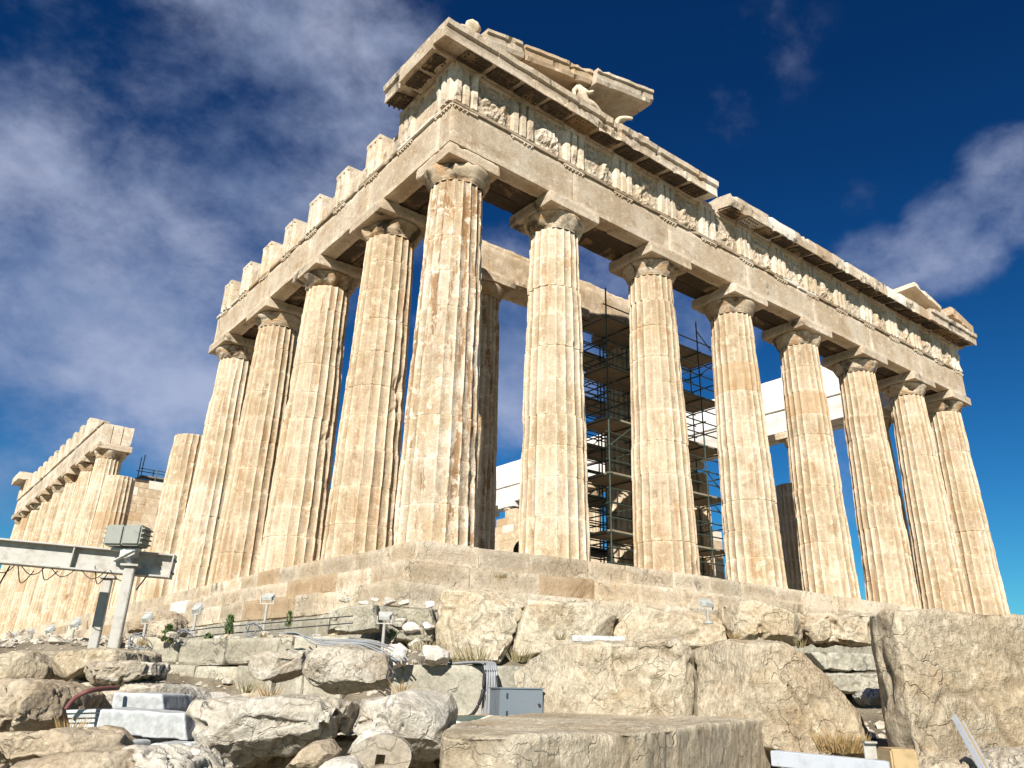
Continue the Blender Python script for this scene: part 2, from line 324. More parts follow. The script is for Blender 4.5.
def column(x, y, h=9.57, Rb=.953, Rt=.74, cap=True, seed=0, mat='column', flutes=20, seg=6, dz=.12, z0=0.0, lean=(0, 0), chip=1.0, label=None, capmat=None, bigcuts=True, white_ok=0, bigcap=True, absz=1.0, hfull=9.57, tintrange=(.1, .86)):
    rnd = random.Random(seed)
    nj = 10; zj = [0]
    for i in range(nj): zj.append(zj[-1]+hfull/nj*(1+rnd.uniform(-.12, .12)))
    zj = np.array(zj)*hfull/zj[-1]; zj = [z for z in zj if z < h-.15]+[h]
    th = np.arange(flutes*seg)/(flutes*seg)*2*math.pi; u = (np.arange(flutes*seg) % seg)/seg
    prof = 1-.080*(1-(2*u-1)**2)**.8 if seg > 1 else np.ones(flutes)
    arr = np.abs(2*u-1)**3
    mb = MB()
    for d in range(len(zj)-1):
        a, b = zj[d], zj[d+1]; k = max(2, int((b-a)/dz)); zs = np.concatenate([[a, a+.012], np.linspace(a+.035, b-.03, k), [b-.010, b]])
        gr = np.ones(len(zs)); gr[0] = gr[-1] = .988; gr[1] = gr[-2] = .998
        ox, oy, ro = rnd.gauss(0, .007), rnd.gauss(0, .007), rnd.gauss(0, .006)
        tt = zs/hfull; ent = Rb+(Rt-Rb)*tt+.012*np.sin(math.pi*tt)
        rr = ent[:, None]*gr[:, None]*prof[None, :]
        cx = x+ox+lean[0]*tt; cy = y+oy+lean[1]*tt
        A = th+ro
        X = cx[:, None]+rr*np.cos(A)[None]; Y = cy[:, None]+rr*np.sin(A)[None]; Zz = np.repeat((zs+z0)[:, None], len(th), 1)
        P = np.stack([X, Y, Zz], 2).reshape(-1, 3)
        nn = np.stack([np.cos(A), np.sin(A), 0*A], 1); nn = np.tile(nn, (len(zs), 1)); ar = np.tile(arr, len(zs))
        q = P+seed*5.3
        c1 = np.clip(fbm(q*np.array([2.2, 2.2, 1.3]), seed, 4)*2.4-.12, 0, 1.2)
        c2 = np.clip(fbm(q*3.7, seed+9, 3)*2.5-.85, 0, 1.0)
        edge = np.tile(np.exp(-np.minimum(zs-a, b-zs)/.05)[:, None], (1, len(th))).reshape(-1)
        ce = edge*np.clip(fbm(q*np.array([2.6, 2.6, .8]), seed+21, 3)*2.6-.25, 0, 1)
        dd = chip*(.030*c1*ar+.016*c2+.020*ce)+.004*fbm(q*7, seed+2, 2)
        if bigcuts: dd += .09*chip*np.clip(fbm(q*np.array([1.5, 1.5, 1.6]), seed+40, 3)*3.4-1.75, 0, 1)
        P = P-nn*dd[:, None]
        n = len(th)
        Fc = [(i*n+j, i*n+(j+1) % n, (i+1)*n+(j+1) % n, (i+1)*n+j) for i in range(len(zs)-1) for j in range(n)]
        Fc += [tuple(range(n))[::-1], tuple((len(zs)-1)*n+j for j in range(n))]
        mb.add(P, Fc, rnd.uniform(*tintrange) if rnd.random() > .06 else (.05 if rnd.random() > .5 else .95*white_ok+.5*(1-white_ok)))
    o = mb.build('column', mat, temple, warp=warp); 
    if label: o['label'] = label
    if cap:
        lx, ly = x+lean[0], y+lean[1]; n = 48
        sc = Rt/.74
        pr_ = [(.73, -.01), (.745, .05), (.77, .07), (.77, .085), (.79, .10), (.79, .115), (.81, .13), (.82, .16), (.86, .25), (.91, .345), (.935, .41), (.935, .45), (.90, .50)]
        V = []; 
        for (rr, zz) in pr_:
            for j in range(n): V.append((lx+rr*sc*math.cos(2*math.pi*j/n), ly+rr*sc*math.sin(2*math.pi*j/n), z0+hfull+zz))
        V = np.array(V); q = V+seed*2.1; out = V-np.array([lx, ly, 0]); out[:, 2] = 0; out /= np.linalg.norm(out, axis=1, keepdims=True)
        V = V-out*(.20*chip*np.clip(fbm(q*1.6, seed+4, 4)*3-.35, 0, 1)+.015*fbm(q*6, seed, 2))[:, None]
        Fc = [(i*n+j, i*n+(j+1) % n, (i+1)*n+(j+1) % n, (i+1)*n+j) for i in range(len(pr_)-1) for j in range(n)]
        e = MB(); e.add(V, Fc+[tuple((len(pr_)-1)*n+j for j in range(n))], rnd.uniform(.3, .8)); e.build('echinus', 'capital', o, smooth=True, warp=warp)
        e = MB(); hw = .99*absz*sc
        wbox(e, (lx-hw, ly-hw, z0+hfull+.49), (lx+hw, ly+hw, z0+hfull+.856), .09, .045, .012, seed, rnd.uniform(.3, .8), chip=(1.3 if bigcap else 2.6)*chip)
        e.build('abacus', capmat or mat, o, warp=warp)
    return o
for i, x in enumerate(XS):
    lab = {0: 'corner column with long rust brown streaks and a chipped capital'}.get(i)
    column(x, 1.02, seed=i+1, mat='corner' if i in (0,) else 'column', Rb=.972 if i in (0, 7) else .953, seg=8 if i < 3 else 6, dz=.07 if i < 4 else .1,
           lean=(.07 if i == 0 else (-.07 if i == 7 else 0), .07), chip=1.0 if i else 1.2, label=lab, capmat='cornice', bigcap=i > 0, absz=1.0 if i else .88)
for i in range(1, 17):
    y = YS[i]
    kw = dict(seed=20+i, seg=8 if i < 3 else (6 if i < 6 else 4), dz=.08 if i < 4 else .14, lean=(.07, 0), chip=1.15, capmat='cornice')
    if i < 5: column(1.02, y, **kw)
    elif i == 5: column(1.02, y, h=7.2, cap=False, label='broken column without capital ending below the beams', **kw)
    elif i == 6: column(1.02, y, h=2.6, cap=False, label='low stump of a column', **kw)
    elif i == 7: column(1.02, y, h=4.2, cap=False, label='half height broken column', **kw)
    elif i == 8: column(1.02, y, h=7.7, cap=False, label='broken column topped by a ragged drum', **kw)
    else: column(1.02, y, **kw)
for i in range(1, 17):   # far long side, largely restored
    column(NX-1.02, YS[i], seed=50+i, seg=3, dz=.4, lean=(-.07, 0), mat='white' if i in (7, 8, 9) else 'column', tintrange=(.3, .9))
for i in range(1, 7): column(XS[i], NY-1.02, seed=80+i, seg=3, dz=.5)
# porch columns on their own two low steps
PX = [5.95, 9.7, 13.2, 17.1, 20.8, 24.6]
for i, x in enumerate(PX):
    column(x, 6.6, seed=90+i, Rb=.80, Rt=.66, h=9.25 if i < 3 else (3.5+i*.4), hfull=9.25, z0=.70, cap=i < 3, seg=5, dz=.14, flutes=20, mat='corner' if i == 0 else 'column', capmat='cornice')

# platform steps, block by block
rr = random.Random(7)
def run(a, b, L, J=.25):
    out = []; t = a
    while t < b-.01:
        e = min(b, t+L*(1+rr.uniform(-J, J)))
        if b-e < .5: e = b
        out.append((t, e)); t = e
    return out
tr = .70
for s, (zt, zb) in enumerate([(0, -.55), (-.55, -1.08), (-1.08, -1.60)]):
    o = -tr*s; e = MB(); g = .007
    for (a, b) in run(o, NX-o, 1.75):
        near = a < 14
        wbox(e, (a+g, o+rr.uniform(-.012, .012), zb+.065), (b-g, o+1.4, zt+rr.uniform(-.006, .004)), .08 if near else .22, .022, .006, rr.randint(0, 999), rr.uniform(.06, .96), chip=1.1)
    wbox(e, (o+.05, o+.05, zb+.004), (NX-o-.05, o+1.3, zb+.066), .3, .008, .004, 3, .5, mx=120)
    e.build('step', 'steps', temple, warp=warp)
    e = MB()
    for (a, b) in run(o+1.41, NY-o, 1.5):
        near = a < 14; br = rr.random() < .30
        lo = o+rr.uniform(-.015, .02)
        wbox(e, (lo, a+g, zb+.05), (o+1.4, b-g, zt+rr.uniform(-.008, .003)-(rr.uniform(0, .05) if s and near else 0)), .09 if near else .3, .05 if br else .03, .010, rr.randint(0, 999), chip=1.6)
    wbox(e, (o+.05, o+1.42, zb+.004), (o+1.3, NY-o-.05, zb+.052), .4, .008, .004, 4, .5, mx=160)
    e.build('step', 'steps', temple, warp=warp)
e = MB(); wbox(e, (1.2, 1.2, -1.6), (NX-.1, NY-.1, -.03), 3, .01, .0, 3, .4)
wbox(e, (4.4, 5.3, -.03), (26.5, 64, .34), 1.2, .03, .01, 4, .4); wbox(e, (4.75, 5.65, .34), (26.1, 63.6, .69), 1.2, .03, .01, 5, .5)
e.build('floor', 'steps', temple)
e = MB()          # rough course beneath the marble steps
for (a, b) in run(-2.0, NY, 1.3): wbox(e, (-1.85+rr.uniform(-.10, .1), a+.01, -2.25), (.4, b-.01, -1.62+rr.uniform(-.03, 0)), .11 if a < 12 else .4, .07, .02, rr.randint(0, 999), chip=2.2)
for (a, b) in run(-1.7, NX+1, 1.5): wbox(e, (a+.01, -1.85+rr.uniform(-.05, .1), -2.25), (b-.01, -.3, -1.62+rr.uniform(-.03, 0)), .11 if a < 10 else .4, .06, .02, rr.randint(0, 999), chip=2)
e.build('foundation_course', 'poros', temple, warp=warp)
e = MB()
for c in range(2):
    for (a, b) in run(-2.2+c*.5, 9, 1.2): wbox(e, (-2.6-c*.25+rr.uniform(-.1, .15), a+.01, -2.62-c*.45), (-.6, b-.01, -2.27-c*.36), .13, .07, .025, rr.randint(0, 999), chip=2.2)
    for (a, b) in run(-2.0, 16, 1.3): wbox(e, (a+.01, -2.5-c*.2+rr.uniform(-.1, .1), -2.62-c*.45), (b-.01, -.5, -2.27-c*.36), .14, .06, .025, rr.randint(0, 999), chip=2)
e.build('foundation_course', 'poros', temple, warp=warp)

# entablature
FACE = .20; TH = 1.78; ZA, ZT, ZF, ZC = 10.43, 11.78, 13.12, 13.72
def archit(ax, cuts, near=True, mat='trim', flip=None, gaps=True):
    """architrave: three beams deep, jointed over the columns, with its crowning fillet"""
    e = MB(); so = MB()
    sp = .11 if near else .4
    for (a, b) in zip(cuts[:-1], cuts[1:]):
        for k in range(3):
            o0 = FACE+k*.60; o1 = o0+.57
            if flip is not None: o0, o1 = flip-o1, flip-o0
            lo, hi = [0, 0, ZA+(.0 if k == 0 else rr.uniform(0, .05))], [0, 0, ZT-.10]
            lo[ax] = a+.006; hi[ax] = b-.006; lo[1-ax] = o0; hi[1-ax] = o1
            if ax == 0 and k and a < 1: lo[ax] = FACE+1.8
            wbox(e if k == 0 else so, lo, hi, sp if k == 0 else max(sp, .2), .045, .010, rr.randint(0, 9999), rr.uniform(.2, .85), chip=1.3)
    e.build('architrave', mat, temple, warp=warp)
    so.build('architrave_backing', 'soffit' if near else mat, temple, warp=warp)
    e = MB()
    o0 = FACE-.07 if flip is None else flip-FACE-.3
    for (a, b) in run(cuts[0], cuts[-1], 2.1): extr(e, [(o0, ZT-.097), (o0+.37, ZT-.097), (o0+.37, ZT), (o0, ZT)], ax, a+.004, b-.004, .12 if near else .5, .012, rr.randint(0, 999), bite=.10)
    e.build('fillet', mat, temple, warp=warp)
archit(0, [FACE]+[x for x in XS[1:-1]]+[NX-FACE])
archit(1, [FACE+.58]+YS[1:4]+[18.45], mat='trim')
archit(1, [YS[9]-.75]+YS[10:16]+[NY-FACE], near=False)
archit(1, [3.0]+YS[1:16]+[NY-FACE], near=False, flip=NX, mat='white')

def trig_axes(C, end0=True, end1=True, E0=.0, E1=.0):
    out = []
    for i in range(len(C)-1): out += [C[i], (C[i]+C[i+1])/2]
    return out+[C[-1]]
TXE = trig_axes([FACE+.42]+XS[1:-1]+[NX-FACE-.42]); TXS = trig_axes([FACE+.42]+YS[1:16]+[NY-FACE-.42])
def triglyph(c, ax, parent, z1=ZF-.005, detail=True, mat='trim', seed=0):
    wd = .42; prof = []
    for k in range(3):                      # three bars with V-shaped grooves
        x0 = -wd+k*.28+.0; prof += [(x0+.0, .11), (x0+.06, 0), (x0+.22, 0), (x0+.28, .11)]
    # remove duplicates at groove bottoms
    pp = [prof[0]]
    for q in prof[1:]:
        if q != pp[-1]: pp.append(q)
    zs = np.linspace(ZT+.003, z1, 12 if detail else 3)
    if detail: zs = np.sort(np.append(zs, [z1-.15, z1-.14]))
    V = []
    for z in zs:
        for (u_, d) in pp:
            dd = d if z < z1-.145 else 0.0
            V.append((u_, dd-.09, z))
        V.append((wd, .5, z)); V.append((-wd, .5, z))
    V = np.array(V); m = len(pp)+2
    Pp = np.zeros_like(V); Pp[:, ax] = V[:, 0]+c; Pp[:, 1-ax] = V[:, 1]+FACE; Pp[:, 2] = V[:, 2]
    q = Pp+seed; dmg = np.clip(fbm(q*1.8, seed, 3)*2.6-.55, 0, 1)
    Pp[:, 1-ax] += dmg*.10*(V[:, 1] < .1); Pp = Pp+vfield(q, seed+1, 5, 2)*.010
    Fc = [(i*m+j, i*m+(j+1) % m, (i+1)*m+(j+1) % m, (i+1)*m+j) for i in range(len(zs)-1) for j in range(m)]
    Fc += [tuple(range(m))[::-1], tuple((len(zs)-1)*m+j for j in range(m))]
    if ax == 1: Fc = [q_[::-1] for q_ in Fc]
    e = MB(); e.add(Pp, Fc, random.uniform(.3, .85)); o = e.build('triglyph', mat, parent, warp=warp)
    # regula with its row of pegs below the fillet
    if detail:
        e = MB(); lo, hi = [0, 0, ZT-.165], [0, 0, ZT-.100]; lo[ax] = c-.42; hi[ax] = c+.42; lo[1-ax] = FACE-.06; hi[1-ax] = FACE+.04
        wbox(e, lo, hi, .1, .02, .006, seed, .5)
        for k in range(6):
            if random.random() < .2: continue
            p = np.zeros(3); p[ax] = c-.35+k*.14; p[1-ax] = FACE-.03; p[2] = ZT-.165; p2 = p.copy(); p2[2] -= .05
            tube(e, [p, p2], [.022, .028], 6)
        e.build('regula', mat, parent, warp=warp)
    return o
def metope(a, b, ax, parent, seed=0, z1=ZF-.005, relief=1.0):
    n, m = 30, 30; U, T = np.meshgrid(np.linspace(0, 1, n+1), np.linspace(0, 1, m+1), indexing='ij'); U = U.ravel(); T = T.ravel()
    V = np.zeros((len(U), 3)); V[:, ax] = a+(b-a)*U; V[:, 2] = ZT+.004+(z1-ZT-.12)*T
    mask = sstep(U, .08, .3)*sstep(1-U, .08, .3)*sstep(T, -.1, .12)*sstep(1-T, .12, .4)
    q = np.stack([U*3.6+seed*3.7, T*2.6, U*0+seed], 1)
    hgt = mask*np.clip(fbm(q, seed, 4)*2.6+.25, 0, 1)*.14*relief+.04*fbm(q*4, seed+3, 3)*relief
    V[:, 1-ax] = FACE+.04-hgt
    Fc = grid(n, m)
    if ax == 1: Fc = [q_[::-1] for q_ in Fc]
    e = MB(); e.add(V, Fc, random.uniform(.3, .9)); lo, hi = [0, 0, z1-.125], [0, 0, z1]; lo[ax] = a; hi[ax] = b; lo[1-ax] = FACE-.01; hi[1-ax] = FACE+.2
    wbox(e, lo, hi, .1, .03, .01, seed, .6); e.build('metope', 'trim', parent, warp=warp)
def frieze(ax, spans, mat='cornice', near=True, inner=True):
    e = MB()
    for (a, b, z1) in spans:
        lo, hi = [0, 0, ZT+.003], [0, 0, z1]; lo[ax] = a+.004; hi[ax] = b-.004; lo[1-ax] = FACE+.10; hi[1-ax] = FACE+TH
        wbox(e, lo, hi, .18 if near else .6, .06, .02, rr.randint(0, 999), chip=1.8)
    return e.build('frieze', mat, temple, warp=warp)
fe = frieze(0, [(a, b, ZF-.01) for (a, b) in run(FACE+.05, NX-FACE-.05, 2.1)])
for i, c in enumerate(TXE): triglyph(c, 0, fe, seed=i+1)
for i in range(len(TXE)-1): metope(TXE[i]+.425, TXE[i+1]-.425, 0, fe, seed=i+100, relief=1.0)
sp_ = [(FACE+TH+.02, 2.98, ZF-.01)]
for i in range(1, 9):
    a, b = TXS[i]+.44 if i > 1 else 3.0, TXS[i+1]-.44 if i < 8 else 18.4
    if b-a < .3: continue
for i in range(1, 9):
    z_ = rr.uniform(12.35, 12.75)
    a = 3.0 if i == 1 else (TXS[i-1]+TXS[i])/2+.2
    b = (TXS[i]+TXS[i+1])/2+.2 if i < 8 else 18.4
    sp_.append((a, b, z_))
fs_ = frieze(1, sp_)
for i, c in enumerate(TXS[:9]): 
    if i == 0: continue
    triglyph(c, 1, fs_, seed=i+30)
for i, c in enumerate(TXS[2:9]):             # thick stone stubs behind the standing triglyphs
    e = MB(); wbox(e, (FACE+.05, c-.41, 12.3), (FACE+.75+rr.uniform(0, .3), c+.41, ZF-.02-rr.uniform(0, .1)), .12, .05, .02, i+5, .6, chip=2); e.build('frieze_block', 'trim', fs_, warp=warp)
triglyph(TXS[0], 1, fs_, seed=30); metope(TXS[0]+.425, TXS[1]-.425, 1, fs_, seed=201, relief=.25)
w0 = YS[9]-.75
e = MB(); wbox(e, (FACE+.10, w0+4.6, ZT+.003), (FACE+.7, NY-.3, 12.4), .6, .06, .02, 5); fw = e.build('frieze', 'cornice', temple)
for c in [t for t in TXS if t > w0+4.6]: triglyph(c, 1, fw, detail=False, seed=int(c*3)); e = MB(); wbox(e, (FACE+.05, c-.41, 12.3), (FACE+.8, c+.41, ZF-.03), .3, .05, .02, 5, .6); e.build('frieze_block', 'trim', fw)
# frieze of the far side: new white marble
e = MB()
for (a, b) in run(3.0, 60, 2.15): wbox(e, (NX-FACE-TH, a+.01, ZT), (NX-FACE, b-.01, ZF+rr.uniform(-.05, .1)), .5, .04, .01, rr.randint(0, 99), .5)
for (a, b) in run(3.0, 60, 1.5): wbox(e, (NX-FACE-TH+.3, a+.01, ZF+.1), (NX+.5, b-.01, ZC+.05), .5, .04, .01, rr.randint(0, 99), .5)
e.build('frieze', 'white', temple)

# cornice: drip profile; mutules beneath
CP = [(-.50, 13.10), (-.50, 13.44), (-.58, 13.50), (-.60, 13.68), (1.95, 13.70), (1.95, 13.13), (.16, 13.13), (.12, 13.24), (-.40, 13.14)]
e = MB()
for (a, b) in run(-.60, 10.95, 1.45): extr(e, CP, 0, a+.005, b-.005, .11, .022, rr.randint(0, 999), bite=.16 if a > 2.2 else .02)
ce = e.build('cornice', 'cornice', temple, warp=warp)
e = MB()
CP2 = [(-.50, 13.10), (-.52, 13.40), (-.50, 13.62), (.1, 13.72), (1.95, 13.66), (1.95, 13.13), (.16, 13.13), (.12, 13.24), (-.40, 13.14)]
for (a, b) in run(11.75, 26.4, 1.45): extr(e, CP2, 0, a+.005, b-.005, .13, .022, rr.randint(0, 999), bite=.14)
for (a, b) in run(26.5, 31.15, 1.5): extr(e, [(o_-.10, z_+.02) for (o_, z_) in CP], 0, a+.005, b-.005, .13, .02, rr.randint(0, 999), bite=.10)
cw = e.build('cornice', 'cornice', temple, warp=warp)
e = MB()
for (a, b) in run(1.96, 2.95, .8): extr(e, CP, 1, a+.005, b-.005, .11, .02, rr.randint(0, 999), bite=.02)
cs = e.build('cornice', 'cornice', temple, warp=warp)
def mutule(c, ax, par, seed, hw=.42):
    e = MB(); o = -.42
    prof = [(-.43, 13.075), (-.43, 13.12), (.12, 13.235), (.12, 13.155)]
    extr(e, prof, ax, c-hw, c+hw, .12, .01, seed)
    for k in range(6):
        for q in range(3):
            if random.random() < .25: continue
            p = np.zeros(3); p[ax] = c-.33+k*.132; p[1-ax] = -.34+q*.17; p[2] = 13.10+q*.026; p2 = p.copy(); p2[2] -= .045
            tube(e, [p, p2], .03, 5)
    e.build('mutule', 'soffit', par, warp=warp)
mm = []
for i in range(len(TXE)-1): mm += [TXE[i], (TXE[i]+TXE[i+1])/2]
mm.append(TXE[-1])
for i, c in enumerate(mm):
    if c < 10.6: mutule(c, 0, ce, i)
    elif c > 12: mutule(c, 0, cw, i)
mutule(TXS[1]-.05, 1, cs, 3, .30)
for k, c in enumerate((.62, 1.5)): mutule(c, 1, ce, 60+k, .36)
# corner moulding blocks, backing under the gap
e = MB(); wbox(e, (10.9, .6, 13.12), (11.8, 1.9, 13.45), .12, .08, .03, 5); wbox(e, (11.0, .15, 13.12), (11.5, .8, 13.32), .1, .06, .03, 9); e.build('broken_cornice_block', 'cornice', temple, warp=warp)
# west end corner cornice
e = MB(); wbox(e, (-.55, NY-3.0, 13.15), (1.9, NY+.5, 13.8), .4, .08, .04, 5); e.build('cornice', 'trim', temple)

# pediment remains: left
ped = MB()
for (a, b, lift, fo) in ((.75, 2.15, 0, -.50), (2.2, 4.95, .06, -.42), (5.0, 7.65, .02, -.62)):
    z = 13.50+.245*a+lift
    prof = [(fo+.04, z-.02), (fo, z+.12), (fo, z+.34), (fo-.06, z+.38), (fo-.05, z+.50), (1.5, z+.52), (1.5, z+.02)]
    extr(ped, prof, 0, a, b, .12, .025, int(a*7), skew=.245, bite=.14)
po = ped.build('raking_cornice', 'trim', temple, warp=warp)
e = MB()      # tympanum wall standing back from the edge, its course heights following the slope
for (a, b) in run(1.6, 7.3, 1.2): wbox(e, (a+.01, .95, 13.70), (b-.01, 1.6, 13.50+.245*a+.1), .14, .04, .015, rr.randint(0, 99))
wbox(e, (7.3, .5, 13.70), (8.0, 1.5, 14.1), .1, .12, .05, 3, chip=2); wbox(e, (7.45, -.2, 13.72), (7.9, .5, 14.3), .08, .12, .05, 13, .9, chip=2); wbox(e, (8.1, .2, 13.70), (9.9, 1.6, 13.9), .12, .1, .04, 14, chip=2)
for k, (a, b, h_) in enumerate([(2.1, 3.0, .22), (3.1, 4.2, .25)]): wbox(e, (a, -.15, 13.71), (b, .9, 13.71+h_), .1, .08, .03, 30+k)
e.build('tympanum', 'cornice', temple, warp=warp)
# right end remains
e = MB()
extr(e, [(-.35, 14.80), (-.35, 15.02), (1.6, 15.05), (1.6, 14.80)], 0, 26.0, 28.5, .15, .02, 8, skew=-.205, bite=.1)
extr(e, [(-.60, 14.20), (-.62, 14.60), (1.2, 14.62), (1.2, 14.20)], 0, 29.0, 31.1, .15, .02, 9, skew=-.215, bite=.12)
e.build('raking_cornice', 'trim', temple)
e = MB()
wbox(e, (26.4, .7, 13.70), (27.9, 1.5, 14.75), .15, .06, .03, 6); wbox(e, (28.5, -.3, 13.72), (29.5, .9, 14.35), .12, .10, .04, 7, chip=2)
wbox(e, (29.5, -.45, 13.72), (31.0, 1.0, 14.0), .12, .06, .03, 8, chip=2); wbox(e, (28.0, -.2, 14.35), (28.6, .5, 14.75), .1, .1, .04, 17, chip=2); wbox(e, (27.3, -.3, 13.72), (28.4, .6, 13.98), .12, .10, .04, 27, chip=2)
e.build('tympanum', 'cornice', temple)

# inner porch beam, hall walls
e = MB()
for (a, b) in ((5.3, 9.0), (9.02, 13.6)): 
    wbox(e, (a, 6.0, 10.83), (b, 7.3, 12.0), .15, .06, .02, int(a), .25, chip=2)
    wbox(e, (a+.1, 6.15, 12.01), (b-.2, 7.2, 12.25+rr.uniform(0, .1)), .15, .07, .03, int(a)+5, .3, chip=2.5)
e.build('porch_beam', 'column', temple)
def wallrun(x0, x1, y0, y1, hz, L=1.3, course=.52, ragged=1.5, mat='column', sp=.4, z0=.7):
    e = MB(); z = z0; k = 0; along = 1 if (y1-y0) > (x1-x0) else 0
    while z < hz+ragged:
        for (a, b) in run((y0 if along else x0)-(k % 2)*.6, y1 if along else x1, L, .1):
            a = max(a, y0 if along else x0)
            top = hz+ragged*float(fbm(np.array([[a*.35, 3.3, hz]]), 5, 3)[0])*1.6
            if z > top or b-a < .1: continue
            if along: wbox(e, (x0, a+.004, z+.003), (x1, b-.004, z+course), sp, .02, .006, rr.randint(0, 99))
            else: wbox(e, (a+.004, y0, z+.003), (b-.004, y1, z+course), sp, .02, .006, rr.randint(0, 99))
        z += course; k += 1
    return e.build('wall', mat, temple)
wallrun(2.5, 9.5, 39.5, 40.6, 8.6, ragged=.3, z0=0); wallrun(4.75, 5.9, 46, 60, 9.0, ragged=.5)
wallrun(24.9, 26.0, 12, 22, 4.2, ragged=1.2, mat='column')
wallrun(24.9, 26.0, 22, 60, 7.0, ragged=1.5, mat='column')

# white block patches set into the old shafts (restoration)
def patch(cx, cy, ang, z0, z1, w_, seed):
    V = []; n = 8
    for z in np.linspace(z0, z1, 8):
        Rr = .953+(.74-.953)*z/9.57+.012*math.sin(math.pi*z/9.57)
        for k in range(n*w_+1):
            u_ = (k % n)/n; a = ang+k/n*math.pi/10; r_ = Rr*(1-.076*(1-(2*u_-1)**2)**.8)+.004
            V.append((cx+r_*math.cos(a), cy+r_*math.sin(a), z))
    e = MB(); e.add(V, [q[::-1] for q in grid(7, n*w_)][::-1], .5)
    e.build('marble_patch', 'white', temple, warp=warp)
patch(1.05, YS[5-1], math.pi*1.0, .05, 1.2, 3, 1)

# ------------------------------------------------------------------ pediment sculpture (top-level: stands on the cornice)
def blob(mb, c, s, seed, sub=3, amp=.18, planes=0, rot=0):
    bm = bmesh.new(); bmesh.ops.create_icosphere(bm, subdivisions=sub, radius=1); V = np.array([v.co for v in bm.verts]); Fc = [[v.index for v in f.verts] for f in bm.faces]; bm.free()
    rg = np.random.RandomState(seed)
    for _ in range(planes):
        nrm = rg.normal(size=3); nrm /= np.linalg.norm(nrm); d = rg.uniform(.38, .78); ex = np.clip(V@nrm-d, 0, None); V = V-ex[:, None]*nrm
    V = V*(1+amp*fbm(V*1.7+seed, seed, 3)[:, None]); V = V+vfield(V+seed*2.0, seed, 4, 3)*amp*.22
    V = V*np.array(s); cs_, sn = math.cos(rot), math.sin(rot); V = V@np.array([[cs_, sn, 0], [-sn, cs_, 0], [0, 0, 1]])
    mb.add(V+np.array(c), Fc, rg.uniform(.2, .85))
def skinfig(name, mat, verts, edges, rad, **tags):
    v0 = np.array(verts[0]); verts = [tuple(v0+(np.array(v)-v0)*np.array([.85, .9, .78])) for v in verts]; rad = [r_*.85 for r_ in rad]
    me = bpy.data.meshes.new(name); me.from_pydata([tuple(map(float, v)) for v in verts], edges, []); o = bpy.data.objects.new('tmp', me); COL.objects.link(o)
    md = o.modifiers.new('s', 'SKIN')
    for i, r_ in enumerate(rad): me.skin_vertices[0].data[i].radius = (r_, r_)
    me.skin_vertices[0].data[0].use_root = True
    o.modifiers.new('u', 'SUBSURF').levels = 2
    dg = bpy.context.evaluated_depsgraph_get(); m2 = bpy.data.meshes.new_from_object(o.evaluated_get(dg)); bpy.data.objects.remove(o)
    m2.name = name; m2.materials.clear(); m2.materials.append(MAT[mat]); m2.polygons.foreach_set('use_smooth', [True]*len(m2.polygons))
    a = m2.attributes.new('tint', 'FLOAT', 'FACE'); a.data.foreach_set('value', [.8]*len(m2.polygons))
    q = bpy.data.objects.new(name, m2); COL.objects.link(q); tag(q, **tags); return q
bx, by, bz = 4.75, -.18, 13.72+.02
skinfig('statue', 'trim', [(bx, by, bz+.30), (bx-.12, by+.02, bz+.62), (bx-.20, by, bz+.95), (bx-.22, by-.02, bz+1.12), (bx-.22, by-.02, bz+1.28), (bx+.10, by-.22, bz+.72), (bx+.34, by-.25, bz+.95), (bx-.42, by, bz+.72), (bx-.46, by-.08, bz+.32), (bx+.45, by-.12, bz+.42), (bx+.95, by-.10, bz+.12), (bx+.42, by+.15, bz+.25), (bx+.98, by+.12, bz+.1)],
        [(0, 1), (1, 2), (2, 3), (3, 4), (2, 5), (5, 6), (2, 7), (7, 8), (0, 9), (9, 10), (0, 11), (11, 12)], [.24, .20, .19, .08, .14, .09, .06, .09, .07, .14, .09, .14, .09],
        label='pale marble reclining figure in the left corner of the broken gable', category='statue')
for k, (x_, z_, lab) in enumerate([(6.2, .0, 'small weathered marble horse head looking out of the gable corner')]):
    skinfig('statue', 'trim', [(x_, by, bz+.06), (x_+.02, by-.05, bz+.34), (x_+.1, by-.12, bz+.55), (x_+.36, by-.30, bz+.62), (x_+.56, by-.42, bz+.60)], [(0, 1), (1, 2), (2, 3), (3, 4)], [.17, .13, .12, .09, .06], label=lab, category='statue')
mb = MB(); blob(mb, (.35, -.20, 13.92), (.40, .32, .26), 5, planes=6); blob(mb, (.42, -.25, 14.18), (.24, .22, .24), 6, planes=3); 
mb.build('lion_head_spout', 'trim', warp=warp, smooth=True, label='worn marble lump perched on the corner of the cornice at the very top', category='carved stone')

